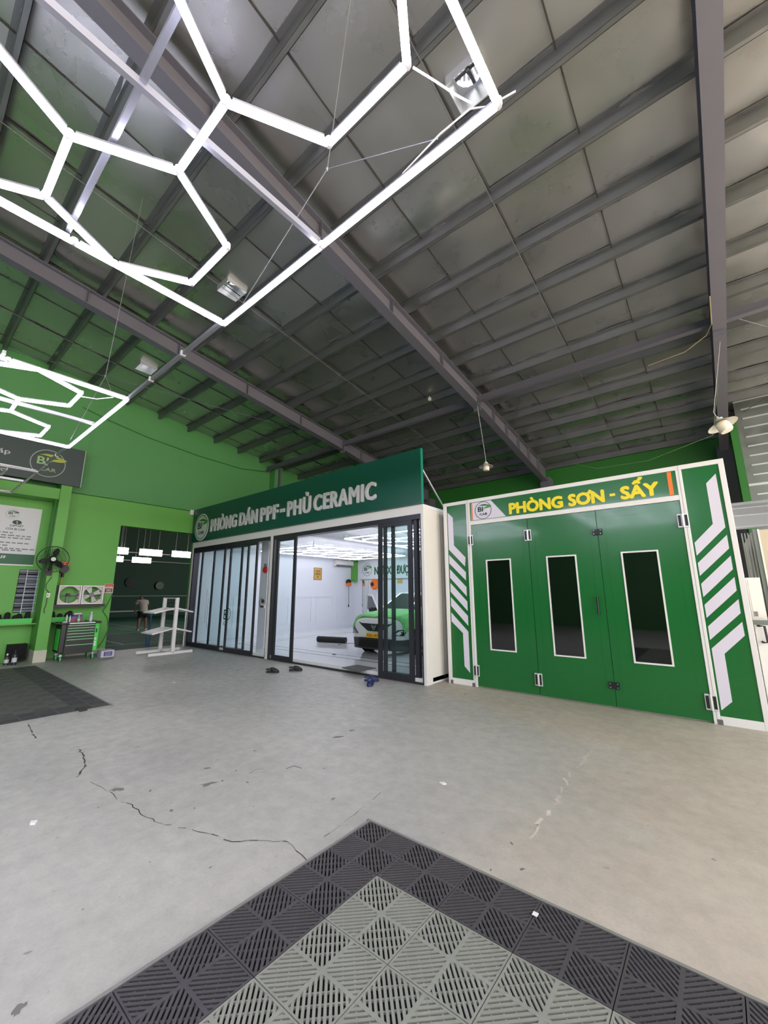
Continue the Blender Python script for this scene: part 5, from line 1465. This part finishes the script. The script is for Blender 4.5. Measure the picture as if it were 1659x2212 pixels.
for s in (-1, 1):
    def sidep(y, z):
        t_ = (z-1.03)/(1.55-1.03); return cp(s*(0.81-0.2*t_), y, z)
    panel('side_window', [sidep(1.28, 1.08), sidep(2.15, 1.08), sidep(2.15, 1.47), sidep(1.85, 1.45)], M_cgl, (s, 0, 0.3))
    panel('side_window', [sidep(2.22, 1.08), sidep(3.0, 1.10), sidep(2.95, 1.47), sidep(2.22, 1.48)], M_cgl, (s, 0, 0.3))
    panel('side_window', [sidep(3.06, 1.12), sidep(3.4, 1.16), sidep(3.03, 1.44)], M_cgl, (s, 0, 0.3))
    for yw in (0.76, 3.27):
        # arch cladding, tyre, rim
        arc = [cp(s*0.868, yw+0.385*math.cos(a), 0.33+0.385*math.sin(a)) for a in [PI*(k/14*1.12-0.06) for k in range(15)]]
        MB().tube(arc, 0.05, 8).build('arch_trim', M_cb, car, smooth=True)
        disc_mb(cp(s*0.855, yw, 0.33), Y, Z, X*s, 0.37, 0.37, 0.012).build('arch_liner', M_dark, car)
        wh = MB().lathe([(0.20, -0.1), (0.30, -0.1), (0.325, -0.07), (0.33, 0), (0.325, 0.07), (0.30, 0.1), (0.20, 0.09)], cp(s*0.80, yw, 0.33), X*s, 28).build('wheel', M_rubber, car, smooth=True)
        MB().lathe([(0.20, 0.02), (0.21, 0.09), (0.225, 0.1), (0.20, 0.102), (0.19, 0.06)], cp(s*0.80, yw, 0.33), X*s, 28).build('rim', M_alu, wh, smooth=True)
        disc_mb(cp(s*0.83, yw, 0.33), Y, Z, X*s, 0.2, 0.2, 0.01).build('brake_disc', M_black, wh)
        for k in range(5):
            an = 2*PI*k/5+0.3; d = Vector((0, math.cos(an), math.sin(an))); c = cp(s*0.89, yw, 0.33)
            MB().bar(c, c+d*0.205-X*s*0.005, 0.045, 0.03, up=X).build('spoke', M_alu, wh)
    MB().box(CXc+(s*0.862 if s > 0 else -0.885), CXc+(0.885 if s > 0 else -0.862), CYf+1.2, CYf+2.85, RZ+0.20, RZ+0.42).build('sill_trim', M_cb, car)
    # headlamp cluster
    MB().prism([cp(s*0.55, 0.0, 0.53), cp(s*0.82, 0.13, 0.53), cp(s*0.845, 0.22, 0.66), cp(s*0.70, 0.03, 0.66)], (s*0.012, -0.035, 0)).build('headlamp', M_cgl, car)
    MB().bar(cp(s*0.54, -0.045, 0.52), cp(s*0.83, 0.09, 0.52), 0.02, 0.016).build('lamp_strip', M_alu, car)
# mirrors
MB().lathe([(0, -0.1), (0.07, -0.08), (0.085, 0.02), (0.06, 0.1), (0, 0.1)], cp(0.98, 1.35, 1.08), X, 14).build('mirror', M_cb, car, smooth=True)
MB().bar(cp(0.84, 1.35, 1.03), cp(0.95, 1.34, 1.06), 0.05, 0.04).build('mirror_arm', M_cb, car)
# front: grille with V badge, lower bumper
MB().prism([cp(-0.56, 0.055, 0.80), cp(0.56, 0.055, 0.80), cp(0.42, 0.02, 0.72), cp(0.20, -0.005, 0.60), cp(-0.20, -0.005, 0.60), cp(-0.42, 0.02, 0.72)], (0, -0.035, 0)).build('grille', M_cb, car)
gb_ = MB()
for s in (-1, 1):
    gb_.prism([cp(s*0.0, -0.042, 0.63), cp(s*0.02, -0.042, 0.635), cp(s*0.085, -0.042, 0.745), cp(s*0.06, -0.042, 0.745)], (0, -0.008, 0))
    gb_.prism([cp(s*0.0, -0.042, 0.68), cp(s*0.012, -0.042, 0.68), cp(s*0.04, -0.042, 0.735), cp(s*0.02, -0.042, 0.735)], (0, -0.008, 0))
gb_.build('badge', M_alu, car)
plan = [(-0.872, 0.42, 0.44), (-0.865, 0.28, 0.43), (-0.82, 0.11, 0.42), (-0.70, 0.0, 0.42), (-0.42, -0.045, 0.44), (0, -0.055, 0.44)]
plan = plan + [(-x, y, z) for x, y, z in reversed(plan[:-1])]
vs = []
for x, y, zt2 in plan:
    k_ = Vector((x, y-0.9, 0)).normalized()
    vs += [cp(x, y, zt2), cp(x*0.985, y+0.02, 0.17), cp(x*0.9, y+0.12, zt2), cp(x*0.9, y+0.12, 0.17)]
fs = []
for k in range(len(plan)-1):
    a_, b_ = k*4, k*4+4
    fs += [(a_, b_, b_+1, a_+1), (a_, a_+2, b_+2, b_), (a_+1, b_+1, b_+3, a_+3)]
MB().add(vs, fs).build('lower_bumper', M_cb, car, smooth=True)
MB().prism([cp(-0.45, -0.052, 0.40), cp(0.45, -0.052, 0.40), cp(0.5, -0.04, 0.22), cp(-0.5, -0.04, 0.22)], (0, -0.012, 0)).build('air_intake', M_dark, car)
pl_ = MB().box(CXc-0.235, CXc+0.235, CYf-0.062, CYf-0.045, RZ+0.445, RZ+0.555).build('number_plate', mat('yellow plate', (240, 180, 20), 0.4), car, bevel=0.004)
text('plate_digits', '43H-197', M_tx_dark, pl_, (CXc-0.21, CYf-0.062, RZ+0.465), X, Z, -Y, w=0.36, h=0.07, bold=0.015, ext=0.002)
# open door on the far side
hx_, hy_ = -0.86, 1.2
ang = math.radians(118)
def dp(u_, z):     # u_ along the door from the hinge
    return cp(hx_ - u_*math.sin(ang-PI/2)*0 - u_*math.sin(math.radians(62)), hy_ + u_*math.cos(math.radians(62)), z)
do = MB().prism([dp(0, 0.28), dp(1.0, 0.28), dp(1.02, 1.05), dp(0, 1.02)], (0.02, 0.05, 0)).build('open_door', M_cw, car)
MB().prism([dp(0.12, 1.04), dp(0.98, 1.05), dp(0.92, 1.44), dp(0.55, 1.42)], (0.015, 0.03, 0)).build('door_window', M_cgl, do)
MB().tube([dp(0.08, 1.03), dp(0.55, 1.46), dp(0.95, 1.48), dp(1.02, 1.05)], 0.025, 8).build('window_surround', M_cw, do, smooth=True)
MB().lathe([(0, -0.12), (0.07, -0.1), (0.085, 0.0), (0.06, 0.1), (0, 0.1)], dp(0.3, 1.06)-Y*0.12, X, 14).build('mirror', M_cb, do, smooth=True)
# green cloth over the bonnet
N1, N2 = 22, 18
rows = []
rnd = random.Random(5)
def hood_z(y):
    for (a_, b_) in zip(ST[:-1], ST[1:]):
        if a_[0] <= y <= b_[0]:
            f = (y-a_[0])/(b_[0]-a_[0]); return [a_[i]+(b_[i]-a_[i])*f for i in range(5)]
    return ST[-1] if y > 1 else ST[0]
vs = []
for j in range(N2+1):
    y = 0.10+j/N2*1.0
    st = hood_z(y)
    for i in range(N1+1):
        u_ = -1.16+2.32*i/N1
        hw = st[1]+0.012
        wav = 0.008*math.sin(9*u_+4*y)+0.006*math.sin(17*u_-3*y+1)
        if abs(u_) <= 0.9:
            x = u_*hw; z = st[4]+(st[3]-st[4])*(abs(u_)/0.9)**2+0.022+wav
        else:
            d = (abs(u_)-0.9)
            x = math.copysign(hw*(0.9+min(d, 0.12)*1.0)+0.02+wav, u_); z = st[3]+0.01-d*1.25
        vs.append(cp(x, y, z))
fs = [(j*(N1+1)+i, j*(N1+1)+i+1, (j+1)*(N1+1)+i+1, (j+1)*(N1+1)+i) for j in range(N2) for i in range(N1)]
# front hem hangs over the nose corners
cl = MB().add(vs, fs)
base = len(cl.v)
hem = []
for i in range(N1+1):
    u_ = -1.16+2.32*i/N1
    p = vs[i]
    drop = 0.015+0.13*max(0, (abs(u_)-0.62))/0.54
    hem.append(p+Vector((0, -0.035+0.05*abs(u_), -drop)))
cl.add(hem, [])
cl.f += [(i, base+i, base+i+1, i+1) for i in range(N1)]
clo = cl.build('hood_cloth', mat('green cloth', (128, 208, 128), 0.85, var=0.08, vscale=8), smooth=True, label='green protective cloth draped over the car bonnet', cat='cloth')
sd = clo.modifiers.new('thick', 'SOLIDIFY'); sd.thickness = 0.006

# ------------------------------------------------------------------ interlocking floor mats
M_mblack = mat('black mat tile', (66, 64, 67), 0.55, var=0.2, vscale=9)
M_mgrey = mat('grey mat tile', (128, 130, 122), 0.55, var=0.15, vscale=9)
M_mdark = mat('charcoal mat tile', (82, 80, 78), 0.55, var=0.12, vscale=9)
M_medge = mat('grey mat edging', (120, 120, 114), 0.6, var=0.1, vscale=8)
TS, TH = 0.40, 0.018
def tile_mesh(name, m):
    """40 cm tile: four 20 cm cells with diagonal slots, direction alternating"""
    mb = MB()
    def clip(poly, a, b, c):      # keep a*x+b*y<=c
        out = []
        for i in range(len(poly)):
            p, q = poly[i], poly[(i+1) % len(poly)]
            dp_, dq = a*p[0]+b*p[1]-c, a*q[0]+b*q[1]-c
            if dp_ <= 0: out.append(p)
            if dp_*dq < 0:
                t_ = dp_/(dp_-dq); out.append((p[0]+(q[0]-p[0])*t_, p[1]+(q[1]-p[1])*t_))
        return out
    g = 0.002; bw = 0.009
    for ci in range(2):
        for cj in range(2):
            x0, y0 = ci*0.2-0.2, cj*0.2-0.2
            sgn = -1 if (ci+cj) % 2 == 0 else 1
            a0, a1, b0, b1 = x0+(g if ci == 0 else 0), x0+0.2-(g if ci == 1 else 0), y0+(g if cj == 0 else 0), y0+0.2-(g if cj == 1 else 0)
            # border
            for bx in ((a0, a1, b0, b0+bw), (a0, a1, b1-bw, b1), (a0, a0+bw, b0+bw, b1-bw), (a1-bw, a1, b0+bw, b1-bw)):
                mb.box(bx[0], bx[1], bx[2], bx[3], 0.004, TH)
            inner = [(a0+bw, b0+bw), (a1-bw, b0+bw), (a1-bw, b1-bw), (a0+bw, b1-bw)]
            cxm, cym = (a0+a1)/2, (b0+b1)/2
            nx_, ny_ = (0.70711, 0.70711*sgn)
            pitch = 0.0215; rw = 0.0125
            k = -6
            while k <= 6:
                c0 = nx_*cxm+ny_*cym+k*pitch
                poly = clip(clip(inner, nx_, ny_, c0+rw/2), -nx_, -ny_, -(c0-rw/2))
                if len(poly) >= 3: mb.prism([(p[0], p[1], 0.008) for p in poly], (0, 0, TH-0.008-0.0005))
                k += 1
            # one cross rib under the slots
            tx, ty = -ny_, nx_
            for off in (-0.05, 0.0, 0.05):
                c0 = tx*cxm+ty*cym+off
                poly = clip(clip(inner, tx, ty, c0+0.004), -tx, -ty, -(c0-0.004))
                if len(poly) >= 3: mb.prism([(p[0], p[1], 0.006) for p in poly], (0, 0, 0.007))
    me_o = mb.build(name, m)
    return me_o
proto = {}
for nm, m in (('b', M_mblack), ('g', M_mgrey), ('d', M_mdark)):
    o = tile_mesh('mat_tile', m); o.location = (0, 0, 0)
    me = o.data
    me.transform(Matrix.Translation((0, 0, 0)))
    # recentre: tile centre in plan, underside at zero
    xs = [v.co.x for v in me.vertices]; zs = [v.co.z for v in me.vertices]
    me.transform(Matrix.Translation((0, 0, 0.004-min(zs))))
    proto[nm] = me
    bpy.data.objects.remove(o)
def floor_mat(name, apex, rot, nx, ny, inner, label, ylo=-99):
    """apex: the corner towards +Y/-X; tiles run along +X*sx and -Y"""
    t = root(name, (apex[0], apex[1], 0), label, 'floor mat', rot=(0, 0, rot))
    return t
def add_tiles(t, sx, nx, ny, inner):
    for i in range(nx):
        for j in range(ny):
            me = proto['b'] if (i == 0 or j == 0) else proto[inner]
            o = bpy.data.objects.new('mat_tile', me); COL.objects.link(o); o.parent = t
            o.location = (sx*(0.03+TS*(i+0.5)), -(0.03+TS*(j+0.5)), 0.0)
            o.rotation_euler[2] = 0 if sx > 0 else PI/2
    # backing and edging
    W_, H_ = 0.03+TS*nx, 0.03+TS*ny
    x0, x1 = (0.03, W_) if sx > 0 else (-W_, -0.03)
    MB().box(x0, x1, -H_, -0.03, 0.0008, 0.0035).build('backing', M_dark, t)
    pf = [(0, 0.0), (0.034, 0.0), (0.034, TH), (0.012, TH)]
    MB().prism([(-0.004 if sx > 0 else 0.004, -a, z) for a, z in pf], (sx*(W_+0.004), 0, 0)).build('edging', M_medge, t, bevel=0.003)
    MB().prism([(sx*a, -0.03, z) for a, z in pf], (0, -H_+0.03, 0)).build('edging', M_medge, t, bevel=0.003)
a1 = ground(801, 1772)
m1 = floor_mat('slatted_mat', (a1.x-0.005, a1.y-0.005), math.radians(0.0), 7, 7, 'g', 'grey slatted tile mat with black border in the foreground')
ORG[m1.name] = Vector((0, 0, 0))
add_tiles(m1, 1, 8, 8, 'g')
a2 = ground(246, 1525)
b2 = ground(82, 1441)
rot2 = math.atan2(-(b2.y-a2.y), -(b2.x-a2.x))
m2 = floor_mat('slatted_mat', (a2.x, a2.y), rot2, 13, 8, 'd', 'dark slatted tile mat on the left by the green wall')
ORG[m2.name] = Vector((0, 0, 0))
add_tiles(m2, -1, 13, 9, 'd')
c = ground(1157, 1987)
MB().prism([c+Vector((-0.013, -0.013, TH+0.006)), c+Vector((0.013, -0.015, TH+0.006)), c+Vector((0.014, 0.015, TH+0.006)), c+Vector((-0.012, 0.016, TH+0.006))], (0, 0, 0.001)).build('paper_scrap', M_white, label='tiny white paper square on the foreground mat', cat='paper')
for i, (px, py) in enumerate(((377, 1475), (73, 1778), (957, 1692))):
    c = ground(px, py)
    MB().prism([c+Vector((-0.03, -0.012, 0)), c+Vector((0.01, -0.025, 0)), c+Vector((0.035, 0.0, 0)), c+Vector((0.0, 0.02, 0))], (0, 0, 0.006 if i != 1 else 0.012)).build('litter', M_white, label=('white paper bit on the floor in front of the rack', 'crumpled pale scrap on the floor at the far left', 'small white bit on the floor right of centre')[i], cat='litter')
c = ground(176, 1535)
MB().box(c.x-0.1, c.x+0.08, c.y-0.05, c.y+0.05, 0, 0.03).build('rubber_block', M_black, label='small black block at the edge of the dark left mat', cat='block', bevel=0.006)

# ------------------------------------------------------------------ shoes at the entrance
def clog(px, py, rot, m, label, grp, flip=False):
    c = ground(px, py)
    t = root('clog', (c.x, c.y, 0), label, 'shoe', grp, rot=(0, 0, rot))
    ORG[t.name] = Vector((0, 0, 0))
    out = [(0.0, -0.04), (0.05, -0.048), (0.12, -0.048), (0.19, -0.056), (0.245, -0.045), (0.27, 0.0), (0.245, 0.045), (0.19, 0.056), (0.12, 0.048), (0.05, 0.048), (0.0, 0.04), (-0.015, 0.0)]
    MB().prism([(x, y, 0) for x, y in out], (0, 0, 0.035)).build('sole', m, t, bevel=0.008)
    # vamp: loft of arches
    vs = []; fs = []; st = [(0.085, 0.047, 0.105), (0.13, 0.050, 0.108), (0.18, 0.054, 0.095), (0.22, 0.050, 0.075), (0.252, 0.034, 0.055), (0.266, 0.010, 0.038)]
    for (x, hw, h) in st:
        for k in range(9):
            a_ = PI*k/8; vs.append((x, hw*math.cos(a_), 0.03+(h-0.03)*math.sin(a_)**0.7))
    for i in range(len(st)-1):
        for k in range(8): fs.append((i*9+k, i*9+k+1, (i+1)*9+k+1, (i+1)*9+k))
    v_ = MB().add(vs, fs).build('vamp', m, t, smooth=True)
    md = v_.modifiers.new('thick', 'SOLIDIFY'); md.thickness = 0.006
    MB().tube([(0.10, 0.047, 0.05), (0.05, 0.049, 0.075), (0.0, 0.035, 0.07), (-0.012, 0.0, 0.07), (0.0, -0.033, 0.07), (0.05, -0.047, 0.07), (0.10, -0.045, 0.05)], 0.012, 6).build('heel_strap', m, t, smooth=True)
M_clk = mat('black clog', (30, 29, 30), 0.6); M_cln = mat('navy clog', (28, 38, 84), 0.55)
clog(576, 1453, math.radians(35), M_clk, 'black clog standing on the concrete, left one at the entrance', 'clogs at the film room entrance')
clog(626, 1449, math.radians(40), M_clk, 'black clog nearest the door track, right of the other black clog', 'clogs at the film room entrance')
clog(788, 1471, math.radians(30), M_cln, 'navy clog pointing along the entrance, the rear navy one', 'clogs at the film room entrance')
clog(803, 1477, math.radians(-60), M_cln, 'navy clog pointing at the viewer, the front navy one', 'clogs at the film room entrance')

# ------------------------------------------------------------------ equipment right of the booth
hu = root('heating_unit', (1.3, 9.0, 0), 'tall galvanised heating unit behind the right end of the booth', 'heating unit')
hx0 = P(1626, 1150, 1, 8.2).x
M_tan = mat('tan panel', (196, 182, 160), 0.4, metal=0.3)
uz = P(1640, 1142, 1, 8.2).z
MB().box(hx0, 3.2, 8.2, 10.5, 0.05, uz).build('casing', M_galv, hu)
px0 = P(1636, 1150, 1, 8.19).x
MB().box(px0+0.02, 3.1, 8.185, 8.2, P(1650, 1262, 1, 8.19).z, uz-0.02).build('front_panel', M_tan, hu)
MB().box(px0, px0+0.02, 8.17, 8.2, 1.4, uz-0.01).build('edge_strip', M_cream, hu)
for k in range(4):
    MB().box(hx0-0.03-k*0.035, hx0-0.015-k*0.035, 8.22, 8.25, 1.2, uz-0.05).build('guide_rail', M_galv, hu)
cz_ = P(1650, 1300, 1, 8.19).z
MB().box(px0+0.05, px0+1.2, 8.17, 8.19, cz_-0.25, cz_+0.12).build('control_panel', M_grey, hu)
for k, (m, dz) in enumerate(((M_black, 0.05), (mat('red lamp', (220, 40, 40), 0.3), -0.05), (M_black, -0.12))):
    MB().cyl((px0+0.10, 8.17, cz_+dz), (px0+0.10, 8.15, cz_+dz), 0.02, n=12).build('button', m, hu)
# big silver duct bend from the unit to the booth roof
db = root('silver_duct', (0.9, 8.4, 2.4), 'wide silver segmented duct bend beside the top of the booth', 'duct')
c0 = P(1575, 1125, 1, 7.9)
zc = P(1600, 1060, 1, 7.9).z
prof = []
for k in range(7):
    a_ = PI/2*k/6
    prof.append((8.75-0.95*math.sin(a_)*1.0, uz+0.02+(zc-uz)*math.cos(a_)))
prof = [(9.6, zc), (9.0, zc)] + [(8.2+0.8*math.cos(PI/2*k/4)-0.0, uz-0.0+(zc-uz)*math.sin(PI/2*(1-k/4)+0) if False else uz+0.045+(zc-uz-0.045)*(1-(k/4)**2)) for k in range(1, 5)]
xa, xb_ = 0.26, 3.0
for k in range(len(prof)-1):
    (ya_, za_), (yb2, zb2) = prof[k], prof[k+1]
    MB().add([(xa, ya_, za_), (xb_, ya_, za_), (xb_, yb2, zb2), (xa, yb2, zb2), (xa, ya_, za_-0.03), (xb_, ya_, za_-0.03), (xb_, yb2+0.03, zb2-0.03), (xa, yb2+0.03, zb2-0.03)],
             [(0, 1, 2, 3), (7, 6, 5, 4), (0, 4, 5, 1), (2, 6, 7, 3), (0, 3, 7, 4), (1, 5, 6, 2)]).build('duct_segment', M_ductskin, db)
    MB().tube([(xa, yb2, zb2), (xb_, yb2, zb2)], 0.010, 6).build('seam', M_ductskin, db)
cheek = [(xa, 9.6, uz+0.01), (xa, 9.6, zc)] + [(xa, y_, z_) for y_, z_ in prof[1:]]
MB().prism(cheek, (0.012, 0, 0)).build('cheek', M_galv, db)
# beige control cabinet and white equipment box in front
ex = P(1612, 1248, 1, 7.15)
eb = root('electric_cabinet', (0.5, 7.2, 1.25), 'beige electric cabinet standing on the white box right of the booth', 'cabinet')
ez_t = ex.z; ez_b = P(1640, 1340, 1, 7.15).z
ex1 = P(1641, 1248, 1, 7.15).x
MB().box(0.31, ex1, 7.15, 7.5, ez_b, ez_t).build('body', M_cream, eb, bevel=0.004)
MB().box(0.33, ex1-0.035, 7.142, 7.15, ez_b+0.03, ez_t-0.02).build('door', M_cream, eb)
MB().box(0.335, 0.37, 7.135, 7.142, ez_b+0.05, ez_b+0.11).build('latch', M_grey, eb)
wbx = root('equipment_box', (0.9, 7.3, 0), 'white equipment box with black handle right of the booth', 'equipment box')
MB().box(0.31, 1.6, 7.05, 8.0, 0.0, ez_b-0.001).build('body', M_white, wbx, bevel=0.004)
MB().box(0.305, 1.605, 7.045, 8.0, ez_b-0.05, ez_b-0.0005).build('top_rim', M_galv, wbx)
h0_, h1_ = P(1636, 1352, 1, 7.0), P(1641, 1387, 1, 7.0)
MB().tube([(0.345, 7.05, h0_.z), (0.345, 6.99, h0_.z), (0.40, 6.985, h0_.z-0.0), (0.405, 6.985, h1_.z), (0.36, 6.99, h1_.z), (0.36, 7.05, h1_.z)], 0.013, 8).build('handle', M_black, wbx, smooth=True)
MB().box(0.47, 0.475, 7.043, 7.05, 0.02, ez_b-0.06).build('panel_joint', M_grey, wbx)

# ------------------------------------------------------------------ hanging lamps
M_shade = mat('enamel shade', (206, 204, 194), 0.4)
M_jar = mat('frosted jar', (228, 222, 206), 0.25)
def pendant(p, R, top, tilt, label):
    t = root('pendant_lamp', tuple(p), label, 'lamp', 'unlit jar lamps hanging from the roof')
    ax = Vector(tilt).normalized(); p = Vector(p)
    MB().lathe([(0.02, 0.62*R), (0.14*R*2, 0.6*R), (0.3*R, 0.45*R), (0.62*R, 0.2*R), (R, 0.0), (R*1.02, -0.03*R), (R*0.96, 0.0), (0.6*R, 0.17*R), (0.28*R, 0.38*R)], p, ax, 24).build('shade', M_shade, t, smooth=True)
    MB().lathe([(0.38*R, 0.2*R), (0.45*R, 0.0), (0.46*R, -0.5*R), (0.40*R, -0.62*R), (0, -0.64*R)], p, ax, 18).build('jar', M_jar, t, smooth=True)
    MB().tube([p+ax*0.6*R, p+ax*1.2*R+Z*0.1*R, top], 0.0045, 6).build('cord', M_cable, t)
    MB().lathe([(0, 0.9*R), (0.1*R, 0.8*R), (0.1*R, 0.6*R), (0, 0.55*R)], p, ax, 10).build('cap', M_shade, t, smooth=True)
pp_ = P(1050, 1008, 1, 8.9)
pendant(pp_, 0.17, (-4.16, 8.9, roof_z(8.9)-0.565), (0, 0, 1), 'unlit white jar lamp hanging above the paint booth sign')
pq = P(1561, 918, 1, 7.6)
pendant(pq, 0.19, (0.66, 9.3, roof_z(9.3)-0.6), (-0.35, 0.1, 1), 'tilted white jar lamp hanging in front of the right rafter')
pb_ = P(928, 862, 1, 8.6)
t = root('bulb_lamp', tuple(pb_), 'small white globe bulb under the roof above the long sign', 'lamp')
MB().lathe([(0, -0.05), (0.045, -0.035), (0.055, 0), (0.045, 0.04), (0.02, 0.06), (0, 0.06)], pb_, Z, 16).build('globe', M_jar, t, smooth=True)
MB().cyl(pb_+Z*0.05, (pb_.x, pb_.y, roof_z(pb_.y)-0.05), 0.012, n=8).build('stem', M_cable, t)
# slack cables at the right
MB().tube([P(1230, 1000, 1, 10.5), P(1290, 1012, 1, 10.5), P(1400, 995, 1, 10.5), P(1540, 940, 1, 10.5), (0.6, 10.6, roof_z(10.6)-0.65)], 0.006, 6).build('slack_cable', mat('dull green cable', (96, 122, 88), 0.6), label='pale slack cable strung in front of the green rear wall', cat='cable')
rc = [P(1533, 640, 1, 7.0), P(1537, 700, 1, 7.6), P(1525, 725, 1, 8.8), P(1480, 760, 1, 8.9), P(1400, 790, 1, 8.95)]
MB().tube(rc, 0.008, 6).build('rafter_cable', mat('ochre cable', (140, 128, 96), 0.6), label='ochre cable running along the right rafter and tie beam', cat='cable')
